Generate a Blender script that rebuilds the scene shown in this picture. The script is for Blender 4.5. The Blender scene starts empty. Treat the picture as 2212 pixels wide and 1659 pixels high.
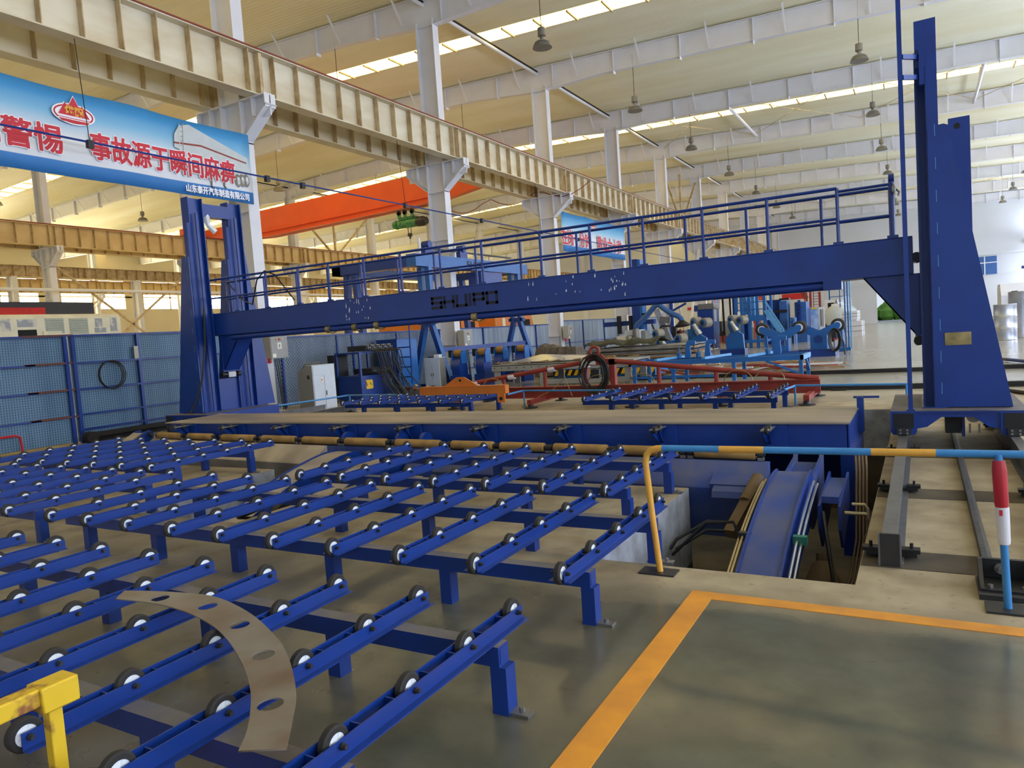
import bpy, bmesh, math, random
from math import sin, cos, radians as R, pi
from mathutils import Vector, Matrix
random.seed(7)
sc = bpy.context.scene
COL = sc.collection

# ------------------------------------------------------------------ camera
FPX, IW, IH = 1563.3, 2212.0, 1659.0
PITCH, ROLL, YAW = R(3.896), R(-3.970), R(29.675)
CAM = Vector((0, 0, 1.65))
fwd = Vector((-sin(YAW) * cos(PITCH), cos(YAW) * cos(PITCH), -sin(PITCH)))
rt = Vector((cos(YAW), sin(YAW), 0)); up = rt.cross(fwd)
r2 = rt * cos(ROLL) + up * sin(ROLL); u2 = up * cos(ROLL) - rt * sin(ROLL)
cd = bpy.data.cameras.new('camera'); cam = bpy.data.objects.new('camera', cd); COL.objects.link(cam)
cd.sensor_width = 36; cd.lens = FPX / IW * 36; cd.clip_end = 400; cd.clip_start = .05
cam.matrix_world = Matrix(((r2.x, u2.x, -fwd.x, CAM.x), (r2.y, u2.y, -fwd.y, CAM.y), (r2.z, u2.z, -fwd.z, CAM.z), (0, 0, 0, 1)))
sc.camera = cam

def ray(px, py): return r2 * (px - IW / 2) - u2 * (py - IH / 2) + fwd * FPX
def atz(px, py, z=0.0):
    d = ray(px, py); return CAM + d * ((z - CAM.z) / d.z)
def aty(px, py, y):
    d = ray(px, py); return CAM + d * ((y - CAM.y) / d.y)
def atx(px, py, x):
    d = ray(px, py); return CAM + d * ((x - CAM.x) / d.x)

# ------------------------------------------------------------------ view, world and lights
vs = sc.view_settings
vs.view_transform = 'Standard'; vs.look = 'None'; vs.exposure = 0.35; vs.gamma = 1.0; vs.use_curve_mapping = False
cy = sc.cycles
cy.use_denoising = True
cy.max_bounces = 7; cy.diffuse_bounces = 4; cy.glossy_bounces = 3; cy.transmission_bounces = 4; cy.transparent_max_bounces = 8
cy.sample_clamp_indirect = 6.0
cy.caustics_reflective = False; cy.caustics_refractive = False
w = bpy.data.worlds.new('World'); sc.world = w; w.use_nodes = True
bg = w.node_tree.nodes['Background']; bg.inputs[0].default_value = (0.80, 0.90, 1.0, 1); bg.inputs[1].default_value = 0.7
SKYLIGHT, WINLIGHT = 3.3, 11.0

# ------------------------------------------------------------------ materials
def lin(c):
    f = lambda v: (v / 12.92 if v <= .04045 else ((v + .055) / 1.055) ** 2.4)
    return tuple(f(x / 255.0) for x in c) + (1.0,)
def mat(name, rgb, rough=.5, metal=0.0, var=.12, scale=6.0, bump=0.0, rgb2=None, spec=.5, emit=None, stretch=None, lo=.35, hi=.7):
    m = bpy.data.materials.new(name); m.use_nodes = True
    nt = m.node_tree; n = nt.nodes; L = nt.links; b = n['Principled BSDF']
    c = lin(rgb)
    b.inputs['Roughness'].default_value = rough; b.inputs['Metallic'].default_value = metal
    b.inputs['Specular IOR Level'].default_value = spec
    c2 = lin(rgb2) if rgb2 else tuple(x * (1 - var) for x in c[:3]) + (1,)
    if var > 0 or rgb2:
        tc = n.new('ShaderNodeTexCoord'); no = n.new('ShaderNodeTexNoise')
        no.inputs['Scale'].default_value = scale; no.inputs['Detail'].default_value = 5
        src = tc.outputs['Object']
        if stretch:
            mp = n.new('ShaderNodeMapping'); mp.inputs['Scale'].default_value = stretch
            L.new(src, mp.inputs['Vector']); src = mp.outputs['Vector']
        L.new(src, no.inputs['Vector'])
        mr = n.new('ShaderNodeMapRange'); mr.inputs['From Min'].default_value = lo; mr.inputs['From Max'].default_value = hi
        L.new(no.outputs['Fac'], mr.inputs['Value'])
        mx = n.new('ShaderNodeMix'); mx.data_type = 'RGBA'
        mx.inputs['A'].default_value = c; mx.inputs['B'].default_value = c2
        L.new(mr.outputs['Result'], mx.inputs['Factor']); L.new(mx.outputs['Result'], b.inputs['Base Color'])
        if bump:
            bp = n.new('ShaderNodeBump'); bp.inputs['Strength'].default_value = bump; bp.inputs['Distance'].default_value = .01
            L.new(no.outputs['Fac'], bp.inputs['Height']); L.new(bp.outputs['Normal'], b.inputs['Normal'])
    else:
        b.inputs['Base Color'].default_value = c
    if emit:
        b.inputs['Emission Color'].default_value = lin(emit[0]); b.inputs['Emission Strength'].default_value = emit[1]
    return m
MA = {}
def mk(k, *a, **kw): MA[k] = mat(k, *a, **kw)
mk('blue', (18, 56, 136), .36, var=.18, scale=3)
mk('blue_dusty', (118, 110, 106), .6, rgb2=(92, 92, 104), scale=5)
mk('blue_light', (30, 98, 172), .38, var=.15, scale=3)
mk('blue_pale', (92, 160, 214), .45, var=.12)
mk('blue_dull', (42, 68, 138), .5, rgb2=(84, 90, 118), scale=2.2)
mk('dust_sheen_plate', (186, 174, 156), .42, metal=.15, rgb2=(138, 128, 120), scale=1.6)
mk('wheel_grey', (140, 132, 118), .5, var=.15)
mk('pipe_blue', (62, 140, 205), .4, var=.1)
mk('pipe_yellow', (232, 172, 72), .4, var=.12)
mk('tape_red', (190, 38, 52), .35, var=.1)
mk('tape_white', (226, 226, 232), .4, var=.05)
mk('rubber', (44, 41, 40), .7, var=.35, scale=12)
mk('hub_white', (232, 236, 240), .35, var=.04)
mk('black', (24, 24, 27), .5, var=.2)
mk('black_hose', (26, 26, 28), .45, var=.1)
mk('dark_steel', (62, 62, 64), .45, metal=.5, var=.25)
mk('steel', (150, 148, 146), .35, metal=.8, var=.15)
mk('bright_steel', (196, 200, 206), .25, metal=.85, var=.1)
mk('worn_plate', (144, 138, 128), .4, metal=.35, rgb2=(118, 98, 80), scale=3)
mk('rail_steel', (118, 118, 120), .45, metal=.45, var=.25, scale=8)
mk('slab_steel', (176, 164, 146), .5, metal=.25, rgb2=(128, 120, 112), scale=2.2, stretch=(.25, 1, 1))
mk('roller_tan', (178, 140, 78), .6, rgb2=(140, 108, 62), scale=5)
mk('urethane', (176, 130, 66), .5, rgb2=(142, 100, 50), scale=6)
mk('white_steel', (224, 224, 230), .5, var=.06, scale=1.5)
mk('cream_girder', (222, 214, 192), .5, rgb2=(200, 184, 150), scale=.9, stretch=(1, .6, 2))
mk('yellow_girder', (222, 196, 142), .55, rgb2=(196, 166, 112), scale=.8)
mk('girder_edge', (204, 184, 146), .6, rgb2=(164, 136, 96), scale=3)
mk('rail_red', (142, 58, 44), .55, var=.3, scale=2)
mk('crane_orange', (236, 92, 34), .42, var=.1, scale=1)
mk('hoist_green', (70, 158, 96), .45, rgb2=(50, 70, 58), scale=6)
mk('brass', (176, 158, 110), .4, metal=.6, rgb2=(120, 104, 66), scale=6)
mk('red_oxide', (158, 58, 44), .55, rgb2=(128, 48, 40), scale=3)
mk('orange', (224, 126, 36), .45, var=.12, scale=3)
mk('grey_box', (186, 182, 168), .45, var=.05)
mk('cabinet_white', (206, 214, 224), .4, var=.05)
mk('cabinet_grey', (150, 150, 146), .45, var=.08)
mk('lamp_grey', (132, 128, 120), .45, metal=.4, var=.2)
mk('lamp_inside', (226, 226, 226), .3, metal=.3, var=.03)
mk('fence_sheet', (128, 166, 196), .5, rgb2=(104, 142, 176), scale=1.2, stretch=(1, 2, .3))
mk('metal_sheet', (150, 164, 180), .5, rgb2=(120, 132, 150), scale=1.4, stretch=(1, 2.5, .3))
mk('wire', (34, 46, 66), .5, var=.1)
mk('mesh_wire', (110, 126, 150), .5, var=.1)
mk('rust', (112, 66, 54), .7, var=.3, scale=8)
mk('yellow_chipped', (226, 186, 38), .5, rgb2=(142, 90, 50), scale=9, lo=.52, hi=.62)
mk('brown_board', (168, 112, 58), .8, rgb2=(118, 84, 50), scale=9)
mk('bus_putty', (226, 214, 182), .6, rgb2=(240, 228, 190), scale=3)
mk('bus_patch', (158, 156, 156), .6, rgb2=(212, 204, 184), scale=4, lo=.48, hi=.56)
mk('bus_louvre', (176, 178, 160), .5, var=.1)
mk('void', (10, 10, 12), .8, var=0)
mk('banner_blue', (66, 148, 206), .6, rgb2=(50, 130, 196), scale=1.2)
mk('banner_white', (232, 232, 238), .6, var=.03)
mk('text_red', (206, 44, 60), .6, var=.05)
mk('text_white', (244, 244, 250), .6, var=0)
mk('text_gold', (232, 170, 60), .6, var=0)
mk('text_black', (17, 22, 48), .5, var=.1)
mk('tank_grey', (196, 202, 204), .35, var=.08)
mk('red_cloth', (206, 44, 40), .7, var=.25, scale=5)
mk('dark_cloth', (62, 64, 72), .7, var=.2, scale=3)
mk('concrete_wall', (168, 172, 180), .85, rgb2=(128, 128, 128), scale=5, bump=.3)
mk('back_wall', (170, 162, 144), .7, var=.1, scale=.3)
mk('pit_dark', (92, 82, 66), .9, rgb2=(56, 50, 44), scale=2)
mk('wood', (172, 140, 98), .7, var=.3, scale=6)
mk('tarp', (48, 54, 42), .8, rgb2=(80, 76, 60), scale=2)
mk('tarp_brown', (112, 100, 86), .8, rgb2=(86, 76, 66), scale=4)
mk('sheet_stack', (166, 164, 160), .45, metal=.3, rgb2=(120, 116, 112), scale=2)
mk('hose_brown', (120, 96, 66), .5, var=.2)
mk('clamp_green', (40, 120, 104), .5, var=.1)
mk('copper_pipe', (206, 186, 140), .35, metal=.5, var=.1)
mk('bottle_brown', (120, 96, 66), .7, var=.25)
mk('paint_stripe', (232, 156, 48), .5, rgb2=(206, 136, 52), scale=4)
mk('stripe_yellow', (240, 190, 40), .5, var=.05)
mk('wall_white', (206, 208, 212), .7, var=.06, scale=.4)
mk('duct_blue', (50, 96, 158), .55, var=.2, scale=5)
mk('stone_poster', (196, 210, 232), .5, rgb2=(70, 140, 206), scale=2.2)
mk('galv', (206, 210, 220), .3, metal=.7, rgb2=(160, 166, 182), scale=1.5)
mk('lug_hole', (12, 14, 24), .7, var=0)
mk('indicator_red', (206, 40, 34), .3, var=0)
mk('indicator_yellow', (224, 170, 60), .3, var=0)
mk('indicator_white', (226, 222, 212), .3, var=0)
mk('gutter_dark', (30, 26, 24), .7, var=.2)
mk('plant_green', (110, 160, 60), .8, var=.5, scale=.8)
mk('sky_panel', (255, 222, 150), .5, var=0, emit=((255, 228, 144), SKYLIGHT))
mk('window_light', (226, 236, 255), .5, var=0, emit=((222, 234, 255), WINLIGHT))
mk('window_far', (250, 246, 226), .5, var=0, emit=((255, 242, 200), 17.0))

def roof_material():
    m = bpy.data.materials.new('roof_sheet'); m.use_nodes = True
    nt = m.node_tree; n = nt.nodes; L = nt.links; b = n['Principled BSDF']; b.inputs['Roughness'].default_value = .55
    tc = n.new('ShaderNodeTexCoord'); sp = n.new('ShaderNodeSeparateXYZ'); L.new(tc.outputs['Object'], sp.inputs[0])
    no = n.new('ShaderNodeTexNoise'); no.inputs['Scale'].default_value = .35; no.inputs['Detail'].default_value = 4
    mp = n.new('ShaderNodeMapping'); mp.inputs['Scale'].default_value = (.25, 1.3, 1); L.new(tc.outputs['Object'], mp.inputs[0]); L.new(mp.outputs[0], no.inputs['Vector'])
    mx = n.new('ShaderNodeMix'); mx.data_type = 'RGBA'
    mx.inputs['A'].default_value = lin((242, 240, 216)); mx.inputs['B'].default_value = lin((226, 217, 178))
    mr = n.new('ShaderNodeMapRange'); mr.inputs['From Min'].default_value = .35; mr.inputs['From Max'].default_value = .7
    L.new(no.outputs['Fac'], mr.inputs['Value']); L.new(mr.outputs['Result'], mx.inputs['Factor'])
    L.new(mx.outputs['Result'], b.inputs['Base Color'])
    # trapezoid ribs of the sheet, running down the slope
    mu = n.new('ShaderNodeMath'); mu.operation = 'MULTIPLY'; mu.inputs[1].default_value = 2 * pi / .20
    L.new(sp.outputs['Y'], mu.inputs[0]); si = n.new('ShaderNodeMath'); si.operation = 'SINE'; L.new(mu.outputs[0], si.inputs[0])
    bp = n.new('ShaderNodeBump'); bp.inputs['Strength'].default_value = .3; bp.inputs['Distance'].default_value = .02
    L.new(si.outputs[0], bp.inputs['Height']); L.new(bp.outputs['Normal'], b.inputs['Normal'])
    return m
MA['roof'] = roof_material()

def floor_material():
    m = bpy.data.materials.new('floor_concrete'); m.use_nodes = True
    nt = m.node_tree; n = nt.nodes; L = nt.links; b = n['Principled BSDF']
    tc = n.new('ShaderNodeTexCoord'); sp = n.new('ShaderNodeSeparateXYZ'); L.new(tc.outputs['Object'], sp.inputs[0])
    def noise(s, d=5, st=None):
        q = n.new('ShaderNodeTexNoise'); q.inputs['Scale'].default_value = s; q.inputs['Detail'].default_value = d
        if st:
            mp = n.new('ShaderNodeMapping'); mp.inputs['Scale'].default_value = st; L.new(tc.outputs['Object'], mp.inputs[0]); L.new(mp.outputs[0], q.inputs['Vector'])
        else: L.new(tc.outputs['Object'], q.inputs['Vector'])
        return q.outputs['Fac']
    def mr(v, a, c, lo=0.0, hi=1.0):
        q = n.new('ShaderNodeMapRange'); q.inputs['From Min'].default_value = a; q.inputs['From Max'].default_value = c
        q.inputs['To Min'].default_value = lo; q.inputs['To Max'].default_value = hi; L.new(v, q.inputs['Value']); return q.outputs['Result']
    def mix(f, a, c):
        q = n.new('ShaderNodeMix'); q.data_type = 'RGBA'
        for k, v in (('A', a), ('B', c)):
            if isinstance(v, tuple): q.inputs[k].default_value = v
            else: L.new(v, q.inputs[k])
        L.new(f, q.inputs['Factor']); return q.outputs['Result']
    def math(op, a, c):
        q = n.new('ShaderNodeMath'); q.operation = op
        for i, v in enumerate((a, c)):
            if isinstance(v, (int, float)): q.inputs[i].default_value = v
            else: L.new(v, q.inputs[i])
        return q.outputs[0]
    n1 = noise(.9); n2 = noise(3.2, 8); n3 = noise(.35); n4 = noise(14, 6)
    conc = mix(mr(n2, .35, .7), lin((176, 162, 134)), lin((148, 132, 106)))
    conc = mix(mr(n1, .5, .75), conc, lin((122, 110, 90)))
    green = mix(mr(n2, .35, .68), lin((92, 94, 80)), lin((70, 74, 64)))
    green = mix(mr(n1, .45, .7), green, lin((104, 96, 80)))
    grey = mix(mr(n3, .35, .7), lin((168, 166, 156)), lin((146, 142, 130)))
    yw = math('ADD', sp.outputs['Y'], math('MULTIPLY', math('SUBTRACT', n1, .5), .5))
    near = mr(yw, 4.4, 4.0)                       # painted floor ends about here
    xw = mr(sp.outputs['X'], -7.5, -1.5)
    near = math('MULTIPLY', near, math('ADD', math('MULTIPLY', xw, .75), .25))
    far = mr(yw, 14.0, 18.0)
    c = mix(near, conc, green)
    c = mix(far, c, grey)
    c = mix(mr(sp.outputs['X'], -16.2, -17.0), c, lin((204, 198, 184)))  # unseen left aisle floor made pale to bounce light onto the roof
    c = mix(math('MULTIPLY', mr(n4, .62, .72, 0, .35), math('SUBTRACT', 1.0, far)), c, lin((80, 72, 60)))
    L.new(c, b.inputs['Base Color'])
    ro = math('SUBTRACT', .62, math('MULTIPLY', math('MAXIMUM', near, far), .42))
    ro = math('ADD', ro, math('MULTIPLY', math('MULTIPLY', math('SUBTRACT', n2, .5), .25), math('SUBTRACT', 1.0, far)))
    L.new(ro, b.inputs['Roughness'])
    return m
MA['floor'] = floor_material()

def slogan_material():
    """printed cloth: sky blue at the top fading to white, blue band below"""
    m = bpy.data.materials.new('slogan_print'); m.use_nodes = True
    nt = m.node_tree; n = nt.nodes; L = nt.links; b = n['Principled BSDF']; b.inputs['Roughness'].default_value = .6
    tc = n.new('ShaderNodeTexCoord'); sp = n.new('ShaderNodeSeparateXYZ'); L.new(tc.outputs['Generated'], sp.inputs[0])
    cr = n.new('ShaderNodeValToRGB'); e = cr.color_ramp.elements
    cr.color_ramp.interpolation = 'LINEAR'
    e[0].position = 0; e[0].color = lin((48, 118, 186)); e[1].position = 1; e[1].color = lin((52, 134, 196))
    for p, c in ((.165, (48, 120, 188)), (.172, (222, 224, 230)), (.46, (226, 228, 232)), (.7, (128, 186, 220)), (.88, (64, 146, 204))):
        q = e.new(p); q.color = lin(c)
    L.new(sp.outputs['Z'], cr.inputs[0]); L.new(cr.outputs[0], b.inputs['Base Color'])
    return m
MA['slogan'] = slogan_material()

# ------------------------------------------------------------------ mesh builder
class M:
    def __init__(s, *mats): s.v = []; s.f = []; s.mi = []; s.mats = [MA[k] for k in mats]
    def _add(s, vs, fs, m=0):
        o = len(s.v); s.v += [tuple(v) for v in vs]; s.f += [tuple(i + o for i in f) for f in fs]; s.mi += [m] * len(fs); return s
    def box(s, x0, x1, y0, y1, z0, z1, m=0):
        if x0 > x1: x0, x1 = x1, x0
        if y0 > y1: y0, y1 = y1, y0
        if z0 > z1: z0, z1 = z1, z0
        v = [(x0, y0, z0), (x1, y0, z0), (x1, y1, z0), (x0, y1, z0), (x0, y0, z1), (x1, y0, z1), (x1, y1, z1), (x0, y1, z1)]
        return s._add(v, [(0, 3, 2, 1), (4, 5, 6, 7), (0, 1, 5, 4), (1, 2, 6, 5), (2, 3, 7, 6), (3, 0, 4, 7)], m)
    def prism(s, poly, axis, a, b, m=0):
        """poly: 2-D points in the two other axes (order x,y,z), extruded from a to b along axis"""
        def P(p, t):
            return (t, p[0], p[1]) if axis == 'x' else (p[0], t, p[1]) if axis == 'y' else (p[0], p[1], t)
        n = len(poly); ar = sum(poly[i][0] * poly[(i + 1) % n][1] - poly[(i + 1) % n][0] * poly[i][1] for i in range(n))
        if (ar < 0) != (axis == 'y'): poly = poly[::-1]
        if a > b: a, b = b, a
        v = [P(p, a) for p in poly] + [P(p, b) for p in poly]
        f = [tuple(range(n))[::-1], tuple(range(n, 2 * n))] + [(i, (i + 1) % n, (i + 1) % n + n, i + n) for i in range(n)]
        return s._add(v, f, m)
    def tube(s, pts, r, n=8, m=0, cap=True, closed=False):
        pts = [Vector(p) for p in pts]; N = len(pts); vs = []; fs = []
        ref = None
        for i, p in enumerate(pts):
            if closed: t = (pts[(i + 1) % N] - pts[i - 1])
            else: t = (pts[min(i + 1, N - 1)] - pts[max(i - 1, 0)])
            t.normalize()
            if ref is None: ref = Vector((0, 0, 1)) if abs(t.z) < .9 else Vector((1, 0, 0))
            a = t.cross(ref)
            if a.length < 1e-4: a = t.orthogonal()
            a.normalize(); b_ = a.cross(t).normalized(); ref = b_
            ri = r[i] if isinstance(r, (list, tuple)) else r
            vs += [p + a * (ri * cos(2 * pi * k / n)) + b_ * (ri * sin(2 * pi * k / n)) for k in range(n)]
        for i in range(N if closed else N - 1):
            j = (i + 1) % N
            fs += [(i * n + k, i * n + (k + 1) % n, j * n + (k + 1) % n, j * n + k) for k in range(n)]
        if cap and not closed: fs += [tuple(range(n))[::-1], tuple((N - 1) * n + k for k in range(n))]
        fs = [f[::-1] for f in fs]
        return s._add(vs, fs, m)
    def cyl(s, p0, p1, r, n=16, m=0): return s.tube([p0, p1], r, n, m)
    def lathe(s, p0, p1, prof, n=20, m=0, cap=True):
        """prof: (t along p0->p1 in metres, radius)"""
        p0 = Vector(p0); d = (Vector(p1) - p0).normalized()
        a = d.orthogonal().normalized(); b_ = d.cross(a); vs = []; fs = []
        for t, r in prof:
            c = p0 + d * t; vs += [c + a * (r * cos(2 * pi * k / n)) + b_ * (r * sin(2 * pi * k / n)) for k in range(n)]
        for i in range(len(prof) - 1):
            fs += [(i * n + k, i * n + (k + 1) % n, (i + 1) * n + (k + 1) % n, (i + 1) * n + k) for k in range(n)]
        if cap and prof[0][1] > 1e-3: fs.append(tuple(range(n))[::-1])
        if cap and prof[-1][1] > 1e-3: fs.append(tuple((len(prof) - 1) * n + k for k in range(n)))
        return s._add(vs, fs, m)
    def bar(s, p0, p1, wx, wz, m=0, upv=(0, 0, 1)):
        """rectangular bar between two points"""
        p0 = Vector(p0); p1 = Vector(p1); t = (p1 - p0).normalized(); u = Vector(upv)
        a = t.cross(u)
        if a.length < 1e-4: a = t.cross(Vector((0, 1, 0)))
        a.normalize(); b_ = a.cross(t).normalized(); a *= wx / 2; b_ *= wz / 2
        v = [p0 - a - b_, p0 + a - b_, p0 + a + b_, p0 - a + b_, p1 - a - b_, p1 + a - b_, p1 + a + b_, p1 - a + b_]
        return s._add(v, [(0, 1, 2, 3), (7, 6, 5, 4), (4, 5, 1, 0), (5, 6, 2, 1), (6, 7, 3, 2), (7, 4, 0, 3)], m)
    def quad(s, pts, m=0): return s._add(pts, [tuple(range(len(pts)))], m)
    def plate(s, pts, d, m=0):
        """a plane polygon given thickness d (vector)"""
        d = Vector(d); pts = [Vector(p) for p in pts]; n = len(pts)
        nrm = (pts[1] - pts[0]).cross(pts[2] - pts[1])
        if nrm.dot(d) > 0: pts = pts[::-1]
        v = pts + [p + d for p in pts]
        f = [tuple(range(n)), tuple(range(n, 2 * n))[::-1]] + [(i, i + n, (i + 1) % n + n, (i + 1) % n) for i in range(n)]
        return s._add(v, f, m)
    def join(s, o, mat_off=0, xf=None):
        return s._add([xf @ Vector(v) for v in o.v] if xf else o.v, o.f, 0) if False else s

def base(o):
    v = Vector((0, 0, 0))
    while o is not None: v += o.location; o = o.parent
    return v
def obj(name, b, parent=None, loc=None, bevel=0, sharp=35):
    org = base(parent) if parent else Vector(loc or (0, 0, 0))
    me = bpy.data.meshes.new(name); me.from_pydata([(v[0] - org.x, v[1] - org.y, v[2] - org.z) for v in b.v], [], b.f)
    for m in b.mats: me.materials.append(m)
    me.polygons.foreach_set('material_index', b.mi)
    me.polygons.foreach_set('use_smooth', [True] * len(b.f)); me.update()
    me.set_sharp_from_angle(angle=R(sharp))
    o = bpy.data.objects.new(name, me); COL.objects.link(o)
    if parent: o.parent = parent
    else: o.location = org
    if bevel:
        md = o.modifiers.new('Bevel', 'BEVEL'); md.width = bevel; md.segments = 2; md.limit_method = 'ANGLE'; md.angle_limit = R(50)
    return o
def tag(o, label, cat, group=None, kind=None):
    if label: o['label'] = label
    if cat: o['category'] = cat
    if group: o['group'] = group
    if kind: o['kind'] = kind
    return o
def thing(name, label, cat, loc, group=None):
    o = bpy.data.objects.new(name, None); COL.objects.link(o); o.location = loc; o.empty_display_size = .1
    return tag(o, label, cat, group)
def single(name, b, label, cat, loc, group=None, bevel=0): return tag(obj(name, b, None, loc, bevel), label, cat, group)
def struct(name, b, loc=(0, 0, 0)): return tag(obj(name, b, None, loc), None, None, None, 'structure')
def dup(root, loc, label=None, group=None, rotz=None):
    r = root.copy(); COL.objects.link(r); r.location = loc
    if rotz is not None: r.rotation_euler = (0, 0, rotz)
    if label: r['label'] = label
    if group: r['group'] = group
    for ch in list(root.children):
        c = ch.copy(); COL.objects.link(c); c.parent = r
        for g in list(ch.children):
            d = g.copy(); COL.objects.link(d); d.parent = c
    return r
ORD = ['nearest', 'second', 'third', 'fourth', 'fifth', 'sixth', 'seventh', 'eighth', 'ninth', 'tenth', 'eleventh', 'twelfth']

def block_word(name, word, h, wd, p, origin, xdir, d, mk_, parent):
    """square stencil-like capitals built from strokes"""
    G = {'S': [(0, 1, 1, 1), (0, .5, 0, 1), (0, .5, 1, .5), (1, 0, 1, .5), (0, 0, 1, 0)], 'H': [(0, 0, 0, 1), (1, 0, 1, 1), (0, .5, 1, .5)], 'U': [(0, 0, 0, 1), (1, 0, 1, 1), (0, 0, 1, 0)],
         'I': [(.5, 0, .5, 1)], 'P': [(0, 0, 0, 1), (0, 1, 1, 1), (1, .45, 1, 1), (0, .45, 1, .45)], 'O': [(0, 0, 0, 1), (1, 0, 1, 1), (0, 0, 1, 0), (0, 1, 1, 1)]}
    b = M(mk_); O = Vector(origin); X = Vector(xdir).normalized(); Z = Vector((0, 0, 1)); N = X.cross(Z); th = h * .225; x = 0.0
    for c in word:
        w_ = wd * (.28 if c == 'I' else 1)
        for (xa, ya, xb, yb) in G[c]:
            A = (xa * (w_ - th), ya * (h - th)); B = (xb * (w_ - th) + th, yb * (h - th) + th)
            q = [O + X * (x + i) + Z * j for i, j in ((A[0], A[1]), (B[0], A[1]), (B[0], B[1]), (A[0], B[1]))]
            b.plate(q, N * d)
        x += w_ + p
    return obj(name, b, parent)
def text_mesh(name, body, size, origin, xdir, ydir, mk_, parent, bold=.0, extrude=.002, sx=1.0, space=1.0, width=None, spread=0.0):
    """flat lettering on a surface: origin = lower-left, xdir = reading direction"""
    cu = bpy.data.curves.new(name, 'FONT'); cu.body = body; cu.size = size; cu.offset = bold; cu.extrude = extrude
    cu.space_character = space; cu.resolution_u = 3
    t = bpy.data.objects.new(name, cu); COL.objects.link(t)
    bpy.context.view_layer.update()
    dg = bpy.context.evaluated_depsgraph_get()
    me = bpy.data.meshes.new_from_object(t.evaluated_get(dg)); bpy.data.objects.remove(t)
    xs = [v.co.x for v in me.vertices]
    k = sx
    if width and xs: k = width / (max(xs) - min(xs))
    x = Vector(xdir).normalized(); y = Vector(ydir).normalized(); z = x.cross(y)
    org = base(parent) if parent else Vector((0, 0, 0)); x0 = min(xs) if xs else 0
    for v in me.vertices:
        c = v.co; v.co = Vector(origin) - org + x * ((c.x - x0) * k) + y * c.y + z * c.z
    me.materials.clear(); me.materials.append(MA[mk_]); me.name = name
    if spread:                                          # heavier strokes: the same glyphs set down again a little to each side
        V = [v.co.copy() for v in me.vertices]; F = [tuple(p.vertices) for p in me.polygons]; vv = []; ff = []
        for k in range(8):
            d = x * (spread * cos(k * pi / 4)) + y * (spread * sin(k * pi / 4)) + z * (.0006 * k); o_ = len(vv)
            vv += [tuple(q + d) for q in V]; ff += [tuple(i + o_ for i in f) for f in F]
        me.clear_geometry(); me.from_pydata(vv, [], ff); me.update()
    o = bpy.data.objects.new(name, me); COL.objects.link(o); o.parent = parent
    return o

# ================================================================== THE SETTING
XA, XB, XC, XR = -15.85, -42.7, -69.6, 11.4          # column lines
CY = [13.87 + 9.34 * k for k in range(-2, 10)]        # bays
def zb(x): return 14.02 - .035 * abs(x + 29.15)       # underside of the rafters
def roofz(x): return zb(x) + .98
XS = [-76, -11.9, -7.94, -5.9, -2.07, -.39, 12.0]; YS = [-14, 4.7, 7.05, 12.35, 13.3, 99]
def hole(x, y):
    return (-11.9 < x < -.39 and 7.05 < y < 12.35) or (-7.94 < x < -5.9 and 4.7 < y < 7.05) or (-2.07 < x < -.39 and (4.7 < y < 7.05 or 12.35 < y < 13.3))
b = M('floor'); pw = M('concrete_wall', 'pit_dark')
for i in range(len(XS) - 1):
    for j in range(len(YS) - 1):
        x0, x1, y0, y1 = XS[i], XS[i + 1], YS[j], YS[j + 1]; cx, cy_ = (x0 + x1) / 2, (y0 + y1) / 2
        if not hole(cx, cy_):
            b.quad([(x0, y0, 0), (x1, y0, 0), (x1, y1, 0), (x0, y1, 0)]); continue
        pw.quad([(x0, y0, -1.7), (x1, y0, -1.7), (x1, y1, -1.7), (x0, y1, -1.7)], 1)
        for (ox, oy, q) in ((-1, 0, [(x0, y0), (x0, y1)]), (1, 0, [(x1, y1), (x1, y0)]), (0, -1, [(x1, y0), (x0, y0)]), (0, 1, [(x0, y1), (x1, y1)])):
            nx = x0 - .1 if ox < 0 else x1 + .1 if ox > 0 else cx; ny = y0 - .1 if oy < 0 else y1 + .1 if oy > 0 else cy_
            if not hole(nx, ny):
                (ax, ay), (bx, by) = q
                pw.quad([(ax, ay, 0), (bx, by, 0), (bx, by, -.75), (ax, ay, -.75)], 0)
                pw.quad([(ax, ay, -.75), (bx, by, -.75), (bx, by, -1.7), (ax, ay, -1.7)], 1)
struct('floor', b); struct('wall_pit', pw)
# painted floor lines
b = M('paint_stripe'); b.box(-1.27, -1.13, -3, 4.3, .000, .004); b.box(-1.13, 4.5, 4.19, 4.30, .000, .004)
struct('trim_1', b)

# roof: sheet bands with translucent strips between them
SKY = [28.0 + 18.68 * k for k in range(-1, 4)]
ys = [-14.0]
for s in SKY: ys += [s - .55, s + .55]
ys.append(99.0)
b = M('roof')
for k in range(0, len(ys), 2):
    for x0, x1 in ((-76, -30.2), (-28.1, 12.2)):
        b.quad([(x0, ys[k], roofz(x0)), (x0, ys[k + 1], roofz(x0)), (x1, ys[k + 1], roofz(x1)), (x1, ys[k], roofz(x1))])
struct('ceiling', b)
for i, s in enumerate(SKY):
    b = M('sky_panel', 'girder_edge')
    for x0, x1 in ((-76, -30.2), (-28.1, 12.2)):
        b.quad([(x0, s - .55, roofz(x0)), (x0, s + .55, roofz(x0)), (x1, s + .55, roofz(x1)), (x1, s - .55, roofz(x1))])
    x = -75.0
    while x < 12:
        if not -30.2 < x < -28.1: b.box(x, x + .07, s - .55, s + .55, roofz(x) - .09, roofz(x) - .03, 1)
        x += 1.5
    struct('window_%d' % (i + 1), b)
b = M('sky_panel', 'white_steel')
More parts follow.
